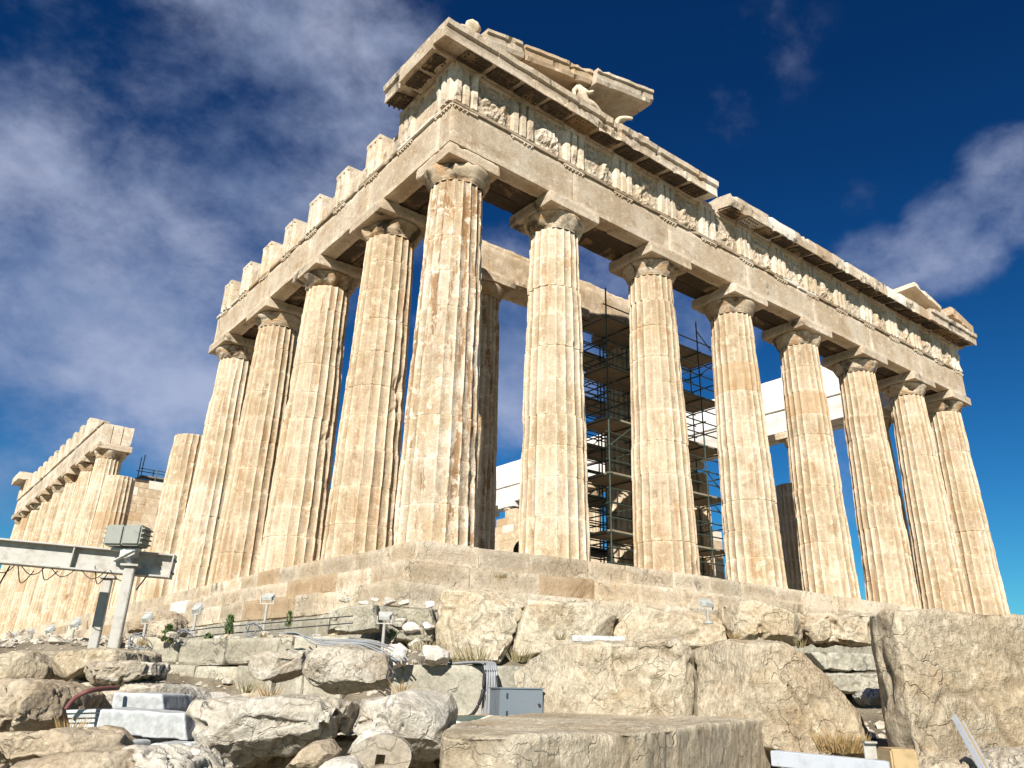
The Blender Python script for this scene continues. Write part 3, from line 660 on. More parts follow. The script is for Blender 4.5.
# ------------------------------------------------------------------ scaffolding inside the porch
def scaffold(x0, x1, y0, y1, nx, ny, z0, z1, dzl, label, top_extra=1.0, seed=0, decks=None):
    sc = empty('scaffolding', ((x0+x1)/2, (y0+y1)/2, z0), label, 'scaffolding')
    rg = random.Random(seed); xs = np.linspace(x0, x1, nx+1); ys = np.linspace(y0, y1, ny+1); r_ = .028
    nl = int((z1-z0)/dzl); zs = [z0+.15+dzl*k for k in range(nl+1)]
    for x in xs:
        for y in ys:
            e = MB(); tube(e, [(x, y, z0), (x, y, z1+rg.uniform(.2, top_extra))], r_*1.1, 6); e.build('upright', 'dgreen', sc)
    for k, z in enumerate(zs):
        e = MB()
        for y in ys:
            for dz_ in (0, .5): tube(e, [(x0-.15, y, z+dz_), (x1+.15, y, z+dz_)], r_, 5)
        for x in xs:
            for dz_ in (0,): tube(e, [(x, y0-.15, z+dz_), (x, y1+.15, z+dz_)], r_, 5)
        e.build('ledger', 'dgreen', sc)
        e = MB()
        for i in range(nx):
            for y in (ys[0], ys[-1]):
                if rg.random() < .3: e = MB(); tube(e, [(xs[i], y, z), (xs[i+1], y, z+dzl)] if rg.random() < .5 else [(xs[i+1], y, z), (xs[i], y, z+dzl)], r_*.8, 5); e.build('diagonal_brace', 'dgreen', sc)
        if k % 2 == 1 or k == nl:
            for i in range(nx):
                for j in range(ny):
                    if decks and not decks(i, j): continue
                    e = MB(); wbox(e, (xs[i]+.01, ys[j]+.01, z+.04), (xs[i+1]-.01, ys[j+1]-.01, z+.10), .4, .006, .012, i+j); e.build('platform', 'plank', sc)
    return sc
scaffold(10.1, 16.7, 4.35, 8.95, 5, 3, .72, 10.7, 1.0, 'dark tube scaffolding with plank decks rising inside the porch behind the third front column', seed=3, decks=lambda i, j: j != 1 and (i+j) % 3 != 2)
scaffold(3.2, 5.0, 39.6, 40.4, 2, 1, 8.9, 9.5, 1.0, 'small far scaffold on top of the distant side wall', seed=2)
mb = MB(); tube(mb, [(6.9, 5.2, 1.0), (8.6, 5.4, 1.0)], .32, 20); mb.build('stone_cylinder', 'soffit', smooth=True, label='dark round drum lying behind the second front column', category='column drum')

# ------------------------------------------------------------------ rocks
def chisel(V, seed, cuts):
    cuts = int(cuts)
    rg = np.random.RandomState(seed*17+3)
    for _ in range(cuts):
        nrm = rg.normal(size=3)-HF*.8+np.array([0, 0, .25]); nrm /= np.linalg.norm(nrm); pr_ = V@nrm; dd = np.quantile(pr_, rg.uniform(.93, .99))
        V = V-np.clip(pr_-dd, 0, None)[:, None]*nrm*.92
    return V
def voxel(name, bmv, voxel_size, mat, seed, A=.05, f1=1.4, smooth_it=3, A2=.02, label=None, category='boulder', group=None, tint=.5, layer=.0, smooth=True, cuts=0):
    me = bpy.data.meshes.new(name); bmv.to_mesh(me); bmv.free()
    o = bpy.data.objects.new(name, me); COL.objects.link(o)
    r_ = o.modifiers.new('r', 'REMESH'); r_.mode = 'VOXEL'; r_.voxel_size = voxel_size
    s_ = o.modifiers.new('s', 'SMOOTH'); s_.factor = .5; s_.iterations = smooth_it
    dg = bpy.context.evaluated_depsgraph_get(); m2 = bpy.data.meshes.new_from_object(o.evaluated_get(dg)); bpy.data.objects.remove(o); bpy.data.meshes.remove(me)
    n = len(m2.vertices); V = np.zeros(n*3); m2.vertices.foreach_get('co', V); V = V.reshape(-1, 3)
    N = np.zeros(n*3); m2.vertex_normals.foreach_get('vector', N); N = N.reshape(-1, 3)
    V = chisel(V, seed, cuts)
    q = V+seed*4.7
    d = A*.7*(fbm(q*f1, seed, 3)*1.2) - A*1.1*np.clip(1-np.abs(fbm(q*f1*1.3+9, seed+3, 3))*7, 0, 1)*(fbm(q*.8, seed+8, 2) > 0) + A2*fbm(q*6, seed+5, 5)*1.5
    if layer: d = d+layer*np.abs(((q[:, 2]+.25*fbm(q*1.2, seed, 3))*5.5) % 1-.5)
    # facets: steep little ledges
    st_ = fbm(q*f1*2.1, seed+13, 3)*6; d = d+A2*.25*(st_-np.floor(st_))-A2*1.5*np.clip(.35-np.abs(fbm(q*f1*1.7, seed+31, 3))*3, 0, 1)
    V = V+N*d[:, None]; m2.vertices.foreach_set('co', V.ravel()); m2.update()
    m2.materials.clear(); m2.materials.append(MAT[mat]); m2.polygons.foreach_set('use_smooth', [smooth]*len(m2.polygons)); m2.name = name
    a = m2.attributes.new('tint', 'FLOAT', 'FACE'); a.data.foreach_set('value', [tint]*len(m2.polygons))
    o = bpy.data.objects.new(name, m2); COL.objects.link(o); tag(o, label, category, group); return o
def loft(rings):
    bm = bmesh.new(); rv = [[bm.verts.new(tuple(p)) for p in rg] for rg in rings]; n = len(rings[0])
    for a, b in zip(rv[:-1], rv[1:]):
        for j in range(n): bm.faces.new((a[j], a[(j+1) % n], b[(j+1) % n], b[j]))
    bm.faces.new(rv[0][::-1]); bm.faces.new(rv[-1]); bmesh.ops.recalc_face_normals(bm, faces=bm.faces[:]); return bm
def rock(label, poly, D, t, mat='rock', seed=1, A=.04, A2=.02, bulge=.25, inset=.8, topback=0.0, vs=None, name='boulder', cat='boulder', group=None, f1=1.6, sm=1, tint=.5, layer=.0):
    """boulder whose outline has the photographed shape, standing at distance D with thickness t"""
    P = np.array([at(x, y, D) for x, y in poly]); c = P.mean(0)
    rings = [c+(P-c)*inset-HF*bulge*t, c+(P-c)*.97-HF*bulge*t*.55, P, c+(P-c)*1.0+HF*t*.45+np.array([0, 0, topback]), c+(P-c)*.78+HF*t*.8]
    ext = max(np.ptp(P[:, 2]), np.linalg.norm(np.ptp(P[:, :2], axis=0)))
    return voxel(name, loft(rings), vs or max(.012, ext/75), mat, seed, A, f1/max(.4, ext)*1.6, sm, A2, label, cat, group, tint, layer, cuts=0 if mat == 'poros' else (6 if mat == 'boulder' else 20))
def slab(label, plan, z0, z1, mat, seed, vs=.02, A=.02, A2=.012, name='stone_block', cat='stone block', sm=2, f1=1.5, tops=None, layer=0):
    top = [(p[0], p[1], z1 if tops is None else tops[i]) for i, p in enumerate(plan)]; bot = [(p[0], p[1], z0) for p in plan]
    return voxel(name, loft([bot, top]), vs, mat, seed, A, f1, sm, A2, label, cat, None, .5, layer)

# the flat-topped block in front
Pz = lambda x, y, z: on(x, y, 2, z)
zt = -3.215
pl = [Pz(440, 733, zt), Pz(512, 735, zt), Pz(646, 731, zt), Pz(766, 718, zt), Pz(700, 713.2, zt), Pz(560, 710.5, zt), Pz(505, 716, zt), Pz(455, 722, zt)]
slab('large flat-topped marble block lying in the centre foreground', pl, -4.3, zt, 'boulder', 3, .018, .018, .010)
# giant upright block on the right
p1, p2 = at(908, 700, 6.2), at(1230, 700, 6.9); p4 = at(883, 700, 6.5); p3 = p2+HF*1.5; p5 = at(880, 700, 7.5)
slab('giant rough-hewn marble block standing at the right edge', [p4, p1, p2, p3, p5], -3.62, -2.36, 'boulder', 8, .02, .03, .014, tops=[-2.44, -2.42, -2.42, -2.4, -2.42])
ROCKS = [
 ('broad tan boulder with pitted face behind the grey cabinet', [(513, 672), (530, 658), (560, 646), (600, 640), (686, 636), (695, 655), (693, 745), (560, 745), (516, 715)], 7.9, 1.4, 'boulder', 11, .05, .02, .22, .84),
 ('tan boulder with sloping right shoulder and fine cracks', [(703, 650), (730, 642), (782, 641), (802, 655), (835, 690), (868, 733), (868, 756), (770, 768), (702, 768)], 7.6, 1.5, 'boulder', 12, .05, .022, .2, .86),
 ('pale squared block left of the dark cleft under the temple corner', [(434, 594), (447, 589), (510, 592), (524, 603), (512, 640), (500, 664), (437, 662)], 12.4, 1.2, 'boulder', 13, .03, .015, .12, .93),
 ('tan squared block right of the dark cleft', [(527, 600), (600, 603), (621, 607), (612, 640), (560, 652), (515, 658), (512, 648)], 12.5, 1.2, 'boulder', 14, .03, .015, .12, .93),
 ('long tan block beside the small floodlight on the steps', [(624, 606), (680, 610), (724, 614), (728, 648), (640, 650), (609, 641)], 12.8, 1.2, 'boulder', 15, .04, .02, .12, .92),
 ('rounded orange-tan boulder under the front steps', [(726, 604), (752, 601), (786, 608), (800, 622), (808, 636), (804, 643), (736, 640), (726, 622)], 12.6, 1.3, 'boulder', 16, .06, .02, .25, .75),
 ('jagged pale blocks next to the giant right block', [(788, 612), (830, 610), (872, 614), (885, 640), (870, 647), (808, 644), (798, 628)], 12.9, 1.2, 'boulder', 17, .09, .03, .2, .8),
 ('mossy grey course stone in the gap left of the giant block', [(806, 652), (880, 654), (882, 672), (822, 670)], 11.6, 1.0, 'poros', 18, .02, .015, .1, .95),
 ('lower grey course stone in the gap left of the giant block', [(818, 673), (884, 674), (884, 696), (838, 692)], 11.3, 1.0, 'poros', 19, .02, .015, .1, .95),
 ('big cream rock with layered edges in the lower left centre', [(186, 702), (210, 698), (300, 697), (348, 703), (356, 722), (330, 738), (290, 752), (236, 768), (205, 762), (190, 740)], 5.0, 1.0, 'rock', 21, .06, .02, .3, .75),
 ('grey rock joined to the right of the big cream rock', [(345, 700), (400, 697), (446, 693), (451, 712), (444, 732), (452, 748), (430, 762), (390, 750), (352, 728)], 5.15, .9, 'rock', 77, .05, .009, .3, .75),
 ('shadowed brown rock beneath the big cream rock', [(235, 750), (300, 738), (395, 738), (445, 755), (440, 790), (235, 790)], 5.4, .8, 'brownrock', 23, .05, .02, .2, .85),
 ('leaning pale boulder on rubble left of the cable bundle', [(249, 660), (262, 653), (306, 650), (309, 668), (290, 674), (268, 682), (252, 674)], 8.5, .8, 'rock', 24, .05, .015, .3, .75),
 ('blocky grey-white boulder below the cable bundle', [(304, 653), (352, 645), (384, 655), (391, 675), (393, 688), (330, 693), (313, 684), (305, 668)], 8.2, .8, 'rock', 25, .05, .018, .25, .8),
 ('large layered slab rock at the left edge', [(-30, 684), (30, 681), (56, 685), (68, 703), (66, 716), (34, 731), (-30, 733)], 6.2, 1.0, 'brownrock', 26, .05, .02, .3, .75),
 ('flat brown rock with dark streaks at the left edge', [(-30, 738), (20, 733), (74, 727), (114, 735), (115, 752), (60, 758), (-30, 765)], 4.8, .7, 'brownrock', 27, .04, .016, .25, .8),
 ('brown rock cut by the bottom left corner', [(-10, 768), (30, 757), (70, 753), (124, 751), (140, 775), (120, 800), (-10, 800)], 4.2, .6, 'brownrock', 28, .03, .015, .25, .8),
 ('tan angular rock at the left edge beneath the row of floodlights', [(-20, 656), (14, 653), (33, 652), (48, 667), (44, 678), (16, 683), (-20, 680)], 7.6, .9, 'boulder', 29, .05, .02, .25, .75),
 ('orange-tan rock below the feet of the steel posts', [(55, 652), (80, 649), (134, 650), (136, 662), (100, 668), (80, 680), (57, 676)], 7.3, .9, 'boulder', 30, .05, .02, .25, .78),
 ('cream loaf-shaped rock above the white marble blocks', [(84, 664), (110, 661), (152, 662), (154, 676), (120, 684), (86, 684)], 7.0, .7, 'rock', 31, .03, .014, .25, .75),
 ('flat rock under the loaf-shaped rock at left', [(40, 684), (120, 682), (190, 686), (196, 712), (150, 716), (60, 712)], 7.1, 1.0, 'rock', 32, .04, .02, .2, .85),
 ('bright white wedge-shaped stone resting on the rubble', [(345, 756), (352, 742), (365, 728), (390, 733), (393, 748), (372, 751)], 4.7, .3, 'whiterock', 33, .015, .008, .25, .7),
 ('rounded brown stone at the bottom edge', [(284, 772), (300, 749), (312, 743), (326, 741), (338, 753), (322, 772)], 4.5, .35, 'brownrock', 34, .02, .008, .3, .65),
 ('whitish stone at the bottom edge between rounded ones', [(318, 768), (335, 759), (352, 758), (362, 768), (355, 785), (320, 785)], 4.4, .3, 'whiterock', 35, .02, .008, .3, .65),
 ('upright white stone beside the floodlight post', [(389, 662), (392, 650), (399, 643), (408, 650), (404, 665), (393, 668)], 10.6, .3, 'whiterock', 36, .02, .01, .3, .7),
 ('white round stone on the ledge above the cables', [(418, 658), (421, 646), (436, 645), (449, 652), (449, 662), (430, 666)], 10.6, .4, 'whiterock', 37, .02, .01, .3, .7),
 ('overhanging slab with dark hollow beneath it near the corner steps', [(328, 612), (350, 606), (376, 604), (380, 630), (358, 633), (328, 632)], 13.6, 1.0, 'poros', 38, .03, .02, .15, .88),
 ('mossy stone block below the temple corner', [(386, 608), (432, 609), (438, 630), (434, 644), (396, 640), (384, 624)], 13.4, 1.0, 'poros', 39, .03, .02, .15, .88),
 ('tilted tan stone under the railing rods at left', [(150, 622), (175, 618), (180, 630), (172, 640), (150, 640)], 13.2, .7, 'boulder', 40, .04, .02, .25, .8),
 ('dark topped stone in the shadow behind the left floodlights', [(128, 618), (150, 610), (172, 612), (182, 622), (160, 632), (130, 634)], 14.5, .9, 'brownrock', 41, .05, .02, .25, .8),
 ('small pale rock wedged beside the giant right block', [(862, 696), (872, 688), (884, 690), (886, 704), (868, 706)], 8.2, .4, 'rock', 42, .02, .01, .3, .75),
 ('pale sloping rock at the bottom right corner', [(985, 765), (1005, 752), (1045, 750), (1050, 790), (985, 790)], 5.2, .5, 'rock', 43, .02, .01, .3, .75),
 ('rough yellow stone under the giant right block', [(915, 768), (930, 760), (965, 762), (985, 772), (985, 800), (915, 800)], 5.3, .6, 'boulder', 44, .03, .015, .3, .75),
 ('low tan rock under the flat brown rock at left', [(112, 752), (150, 750), (190, 760), (200, 790), (112, 790)], 4.3, .5, 'rock', 45, .03, .012, .25, .8),
 ('cream rock between the white blocks and the big cream rock', [(184, 745), (205, 752), (222, 770), (215, 795), (176, 795), (176, 760)], 4.6, .4, 'rock', 46, .03, .012, .25, .8),
]
for r_ in ROCKS:
    lab, poly, D, t, mat, seed, A, A2, bu, ins = r_
    rock(lab, poly, D, t, mat, seed, A, A2, bu, ins)

# millstone-like round stone with a square hole
c = at(380, 760, 4.5); mb = MB(); n = 40; rad = .155
ring = []
fx = RT; fz = np.array([0, 0, 1.0]); fyv = -HF
def sq(t, h_):
    cx_, sx_ = math.cos(t), math.sin(t); k = h_/max(abs(cx_), abs(sx_)); return cx_*k, sx_*k
V = []
for (d, kind) in ((.0, 'o'), (.0, 'i'), (.10, 'i'), (.10, 'o')):
    for j in range(n):
        t_ = 2*math.pi*j/n
        if kind == 'o': a_, b_ = math.cos(t_)*rad*(1+.03*math.sin(3*t_)), math.sin(t_)*rad*.72
        else: a_, b_ = sq(t_, .022)
        V.append(c+fx*a_+fz*b_+HF*d+HF*b_*.8)
Fc = []
for k in range(4):
    for j in range(n): Fc.append((k*n+j, ((k+1) % 4)*n+j, ((k+1) % 4)*n+(j+1) % n, k*n+(j+1) % n))
V = np.array(V); V = V+vfield(V, 3, 9, 2)*.006; mb.add(V, Fc); mb.build('drilled_stone', 'rock', label='flat round stone with a square hole cut through it at the bottom edge', category='carved stone')

# grey limestone terrace wall
A_, B_ = at(128, 660, 12.6), at(345, 660, 11.4); C_ = at(392, 660, 10.9); D_ = at(530, 660, 10.5)
wl = empty('stone_wall', A_, 'low wall of mossy grey limestone blocks below the temple steps', 'wall')
def course(P, Q, z0, z1, dep, L, seed, parent, name='block_course'):
    d = Q-P; d[2] = 0; Ln = np.linalg.norm(d); d /= Ln; ang = math.atan2(d[1], d[0]); nb = np.array([-d[1], d[0], 0]); e = MB()
    for (a, b) in run(0, Ln, L, .3):
        m_ = P+d*(a+b)/2+nb*(dep/2+rr.uniform(-.03, .05)); h_ = (b-a)/2-.008
        wbox(e, (m_[0]-h_, m_[1]-dep/2, z0), (m_[0]+h_, m_[1]+dep/2, z1+rr.uniform(-.03, .0)), .05, .045, .014, rr.randint(0, 9999), rot=ang, chip=1.8, fs=5)
    e.build(name, 'poros', parent)
course(A_, B_, -2.775, -2.40, 1.0, .95, 1, wl); course(A_-HF*.12, B_-HF*.12, -3.26, -2.785, 1.0, .62, 2, wl); course(A_-HF*.35, B_-HF*.35, -3.6, -3.27, 1.0, .9, 2, wl)
course(C_, D_, -3.36, -2.755, 1.2, 1.25, 3, wl); course(C_-HF*.2, D_-HF*.2, -3.9, -3.37, 1.2, 1.2, 3, wl)
A2_, B2_ = at(-60, 650, 13.0), at(126, 650, 12.8); course(A2_, B2_, -3.2, -2.75, 1.0, .9, 5, wl)

# rubble: many single stones
rg = random.Random(11)
kinds = [('rock', 'small grey-cream broken stone in the rubble below the temple', 'loose grey-cream stones'), ('boulder', 'small tan broken stone in the rubble below the temple', 'loose tan stones'), ('whiterock', 'small bright white marble chip in the rubble below the temple', 'loose white marble chips'), ('brownrock', 'small brown broken stone in the rubble below the temple', 'loose brown stones')]
def pebble(px, D, s, z=None, kd=None):
    k = kd if kd is not None else rg.choices([0, 1, 2, 3], [4, 3, 2, 2])[0]; p = at(px, 690, D); z_ = float(ground_h(np.array([p[0]]), np.array([p[1]]))[0]) if z is None else z
    mb = MB(); sx, sy, sz = s*rg.uniform(.7, 1.2), s*rg.uniform(.6, 1.0), s*rg.uniform(.4, .75)
    blob(mb, (0, 0, 0), (sx, sy, sz), rg.randint(0, 99999), 3 if D < 10 else 2, .2, planes=9, rot=rg.uniform(0, 3.1))
    o = mb.build('loose_stone', kinds[k][0], label=kinds[k][1], category='stone', group=kinds[k][2]); o.location = (p[0], p[1], z_+sz*.45)
for k in range(95):
    D = rg.uniform(4.5, 11.2); px = rg.uniform(-60, 520) if rg.random() < .75 else rg.uniform(520, 1040)
    pebble(px, D, rg.uniform(.06, .26)*(.6+D/12))
for k in range(70):
    D = rg.uniform(12.6, 15); px = rg.uniform(-80, 440); pebble(px, D, rg.uniform(.05, .20))
for k in range(16): pebble(rg.uniform(150, 330), rg.uniform(11.9, 12.4), rg.uniform(.05, .12), z=-2.42)
for (px, py, s) in [(345, 599, .11), (365, 603, .12), (388, 602, .14), (405, 603, .13), (430, 605, .12), (398, 622, .16), (412, 628, .18), (428, 626, .12), (375, 600, .08), (410, 655, .10)]:
    p = at(px, py, 13.75 if py < 610 else 13.2); mb = MB(); blob(mb, (0, 0, 0), (s, s*.8, s*.55), rg.randint(0, 9999), 3, .2, 8, rot=rg.random()*3); o = mb.build('loose_stone', 'whiterock', label=kinds[2][1], category='stone', group=kinds[2][2]); o.location = tuple(p)

rgn = np.random.RandomState(5); mb = MB(); bm = bmesh.new(); bmesh.ops.create_icosphere(bm, subdivisions=1, radius=1); IV = np.array([v.co for v in bm.verts]); IF = [[v.index for v in f.verts] for f in bm.faces]; bm.free()
for k in range(5200):
    D = rgn.uniform(3.8, 15.5); p = at(rgn.uniform(-120, 1100) if D < 11.5 else rgn.uniform(-120, 470), 690, D); s_ = rgn.gamma(2.2, .016)+.008
    z_ = ground_h(p[0], p[1])+.14*fbm(np.array([[p[0]*1.1, p[1]*1.1, 0]]), 3, 4)[0]
    V = IV*(1+rgn.uniform(-.35, .25, (len(IV), 1)))*np.array([s_, s_*rgn.uniform(.6, 1), s_*rgn.uniform(.4, .8)]); mb.add(V+np.array([p[0], p[1], z_+s_*.2]), IF, rgn.uniform())
mb.build('gravel', 'rock', kind='stuff', label='loose gravel and chips between the rocks below the temple')
# ------------------------------------------------------------------ new white marble pieces, lower left
def mblock(label, quad, D, t, seed, name='marble_block', mat='greymarble'):
    P = [at(x, y, D) for x, y in quad]; rings = [P, [p+HF*t+RT*.03 for p in P]]
    return voxel(name, loft(rings), .012, mat, seed, .006, 1.5, 1, .003, label, 'marble block')
mblock('smooth grey-white marble block behind the long white one', [(113, 692), (162, 694), (164, 712), (111, 710)], 6.3, .5, 50)
mblock('long smooth grey-white marble block with a slanting left end', [(99, 708), (184, 713), (187, 741), (93, 734)], 5.7, .35, 51)
mblock('small white marble block below the long white one', [(114, 741), (131, 741), (132, 757), (116, 757)], 5.0, .2, 52)
mblock('split white marble block between rocks at lower left', [(150, 743), (174, 744), (176, 764), (143, 762)], 4.9, .25, 53)
mblock('white marble block with square end next to the big cream rock', [(177, 743), (190, 742), (196, 766), (178, 765)], 4.85, .25, 54)
fl = empty('fluted_marble_piece', at(80, 722, 6.0), 'white fluted marble fragment with horizontal ridges beside the long block', 'carved stone')
e = MB(); P = [at(x, y, 6.0) for x, y in [(66, 710), (96, 709), (93, 734), (72, 734)]]
for k in range(5):
    a = k/5; b = a+.13; q = [P[0]+(P[3]-P[0])*a, P[1]+(P[2]-P[1])*a, P[1]+(P[2]-P[1])*b, P[0]+(P[3]-P[0])*b]
    V = q+[v+HF*.25 for v in q]; q2 = MB(); q2.add(V, [(3, 2, 1, 0), (4, 5, 6, 7), (0, 1, 5, 4), (1, 2, 6, 5), (2, 3, 7, 6), (3, 0, 4, 7)]); q2.build('ridge', 'greymarble', fl)
V = [v+HF*.035 for v in P]+[v+HF*.24 for v in P]; e.add(V, [(3, 2, 1, 0), (4, 5, 6, 7), (0, 1, 5, 4), (1, 2, 6, 5), (2, 3, 7, 6), (3, 0, 4, 7)]); e.build('body', 'white', fl)
e = MB(); tube(e, curve([at(66, 709, 5.9), at(74, 699, 5.9), at(86, 692, 5.9), at(100, 689, 6.0), at(118, 688, 6.2)]), .016, 8); e.build('hose', 'red', smooth=True, label='dull red hose curving over the rocks behind the marble blocks', category='hose')

# ------------------------------------------------------------------ steel frame with beam
DB = 8.0
fr = empty('beam_gantry', at(112, 690, DB), 'grey steel I-beam on two posts reaching in from the left', 'gantry')
b0, b1 = at(-90, 543, 7.6), at(172, 567, 8.15)
t0 = at(-90, 530, 7.6); 
d = b1-b0; d /= np.linalg.norm(d); dh = d
up = np.array([0, 0, 1.0]); side = np.cross(d, up); side /= np.linalg.norm(side); upv = np.cross(side, d)
L = np.linalg.norm(b1-b0)/2; cb = (b0+b1)/2-upv*.0
hh = .104
e = MB(); obox(e, cb, d, side, upv, L, .006, hh-.010); obox(e, cb+upv*hh, d, side, upv, L, .085, .008, .002); obox(e, cb-upv*hh, d, side, upv, L, .085, .008, .002)
e.build('beam', 'steel', fr)
e = MB(); obox(e, b1+d*.006, d, side, upv, .006, .088, hh+.010); e.build('end_plate', 'steel', fr)
e = MB()
for q in (.9, 1.7): e = MB(); obox(e, b1-d*q, d, side, upv, .005, .075, hh-.009); e.build('stiffener', 'steel', fr)
for (u_, v_) in ((-.05, .06), (.05, .06), (-.05, -.06), (.05, -.06)):
    e = MB(); tube(e, [b1+d*.010+side*u_+upv*v_, b1+d*.026+side*u_+upv*v_], .012, 6); e.build('bolt', 'lampgrey', fr)
def post(px, py, D, zb, hw):
    p = at(px, py, D); e = MB(); c_ = np.array([p[0], p[1], (p[2]+zb)/2]); obox(e, c_, d*[1, 1, 0]/np.linalg.norm(d[:2]), side, [0, 0, 1], hw, hw, (p[2]-zb)/2, .006); e.build('post', 'steel', fr)
    e = MB(); obox(e, (p[0], p[1], p[2]+.012), d*[1, 1, 0]/np.linalg.norm(d[:2]), side, [0, 0, 1], hw*1.7, hw*1.7, .010, .002); e.build('cap_plate', 'steel', fr)
post(130.5, 567, 7.85, -3.75, .046); post(108, 579, 8.6, -3.75, .044)
e = MB()
for k in range(5):
    x0 = -10+k*30; tube(e, curve([at(x0, 562+k*2, 7.9), at(x0+9, 572+k*2, 7.9), at(x0+18, 571+k*2, 7.9), at(x0+26, 564+k*2.2, 7.9)]), .0045, 5)
for (x0, x1, y1) in ((18, 28, 583), (42, 52, 580), (95, 104, 584)): tube(e, curve([at(x0, 566, 7.95), at((x0+x1)/2-2, y1, 7.95), at(x1+6, 571, 7.95)]), .005, 5)
tube(e, [at(-10, 600, 7.9), at(10, 566, 7.9)], .008, 6); tube(e, [at(136, 590, 7.9), at(150, 572, 7.9)], .007, 6)
e.build('hanging_cable', 'black', label='thin black wires looping under the steel beam', category='cable')
lamp = empty('twin_floodlight', at(122, 548, 7.8), 'pair of grey-green square floodlights on the steel beam', 'floodlight')
cR, cF = RT, HF
for (px, w_) in ((114.5, .085), (132, .085)):
    e = MB(); obox(e, at(px, 535, 7.75)+cF*.10, cR, cF, up, w_, .11, .098, .012); o = e.build('housing', 'lampgrey', lamp)
    e = MB(); obox(e, at(px, 535, 7.75)-cF*.014, cR, cF, up, w_*.86, .004, .082, .002); e.build('cover', 'lampgrey', o)
    e = MB()
    for k in range(4): obox(e, at(px, 535, 7.75)+cF*.10+cR*(w_+.012)*(-1 if px < 120 else 1)+up*(-.07+k*.045), cR, cF, up, .012, .10, .006)
    e.build('cooling_fin', 'lampgrey', o)
e = MB(); obox(e, at(124, 549, 7.8)+cF*.05, cR, cF, up, .13, .04, .010, .003); obox(e, at(127, 553, 7.8)+cF*.05, cR, cF, up, .07, .05, .035, .004); tube(e, [at(127, 557, 7.8), at(130, 566, 7.85)], .03, 8); obox(e, at(124, 556, 7.75), (cR*.85+up*.5), cF, (up*.85-cR*.5), .10, .03, .006, .002); e.build('bracket', 'lampbody', lamp)

# ------------------------------------------------------------------ floodlights
def flood(px, py, D, h, s, label, yaw=0.0, tilt=.35):
    p = at(px, py, D); r0 = empty('floodlight', (p[0], p[1], p[2]-h), label, 'floodlight', 'white floodlights below the temple')
    cy_, sy_ = math.cos(yaw), math.sin(yaw); X = RT*cy_+HF*sy_; Y = -RT*sy_+HF*cy_; Zv = up*math.cos(tilt)-Y*math.sin(tilt); Yt = Y*math.cos(tilt)+up*math.sin(tilt)
    bm = bmesh.new(); bmesh.ops.create_cube(bm, size=2)
    for v in bm.verts:
        k = 1.0 if v.co.y > 0 else .72; v.co = Vector((v.co.x*s*k, v.co.y*s*.55, v.co.z*s*.42*k))
    bmesh.ops.bevel(bm, geom=bm.edges[:], offset=s*.06, segments=2, affect='EDGES')
    e = MB(); V = np.array([p+X*v.co.x+Yt*v.co.y+Zv*v.co.z for v in bm.verts]); e.add(V, [[v.index for v in f.verts] for f in bm.faces]); bm.free(); hsg = e.build('housing', 'lampbody', r0)
    e = MB(); obox(e, p+Yt*(s*.56), X, Yt, Zv, s*.85, .004, s*.34); e.build('glass', 'glass', hsg)
    e = MB(); obox(e, p+Yt*s*.70+Zv*s*.46, X, Yt, Zv, s*.98, s*.24, .004); e.build('visor', 'lampbody', hsg)
    e = MB()
    for q in (-1, 1): obox(e, p+X*q*s*1.05-up*s*.35, X, Y, up, .005, s*.16, s*.5)
    obox(e, p-up*s*.86, X, Y, up, s*1.07, s*.16, .005); e.build('bracket', 'lampbody', r0)
    e = MB(); tube(e, [p-up*s*.86, p-up*h], .022, 10); e.build('post', 'steel', r0)
    e = MB(); tube(e, [p-up*(h-.012), p-up*(h+.02)], .07, 12); e.build('base', 'steel', r0)
flood(268, 598, 13.2, .55, .10, 'white floodlight on a thin post above the black rods')
flood(385, 617, 11.9, .62, .10, 'white floodlight on a post beside the white stones')
flood(707, 604, 11.6, .24, .10, 'small white floodlight sitting on the long tan block right of centre', yaw=.5)
flood(197, 609, 13.6, .35, .10, 'white floodlight between the two small shrubs at left', yaw=-.6, tilt=.7)
flood(147, 618, 13.3, .40, .10, 'white floodlight just right of the steel posts', yaw=-.6, tilt=.7)
flood(75, 624, 13.8, .42, .10, 'white floodlight just left of the steel posts', yaw=-.6, tilt=.7)
flood(50, 630, 15.5, .40, .10, 'second white floodlight left of the steel posts', yaw=-.6, tilt=.7)
flood(29, 633, 17.0, .40, .10, 'third white floodlight left of the steel posts', yaw=-.6, tilt=.7)
flood(13, 637, 18.5, .40, .10, 'farthest white floodlight at the left edge', yaw=-.6, tilt=.7)

# rods, cables, cabinet
rd = empty('rod_rail', at(205, 628, 12.6), 'two long black rods running along the ledge under the steps', 'rail')
for dy in (0, 7):
    e = MB(); tube(e, [at(148, 637+dy*.8, 12.9), at(210, 628+dy, 12.8), at(353, 616+dy, 12.4)], .009, 6); e.build('rod', 'black', rd)
for px in (160, 330): e = MB(); q = at(px, 636-(px-148)*.095, 12.65); tube(e, [q+up*.01, q-up*.22], .008, 6); e.build('stake', 'black', rd)
for k, (px, py) in enumerate([(252, 630), (136, 641), (182, 637)]):
    e = MB(); c = at(px, py, 12.3)
    for m_ in range(5): tube(e, [c+RT*(math.cos(t_)*(.08+m_*.013)+.03*math.sin(m_*2.3))+up*(math.sin(t_)*(.075+m_*.009)+.015*math.cos(m_*3))+HF*(.02*m_+.06*math.sin(t_*2+m_)) for t_ in np.linspace(0, 6.3, 26)], .0055, 5)
    e.build('coiled_cable', 'cable', label=['coil of grey cable hanging beside the tall shrub', 'coil of grey cable next to the steel posts', 'coil of grey cable between two floodlights'][k], category='cable')
cb_ = MB()
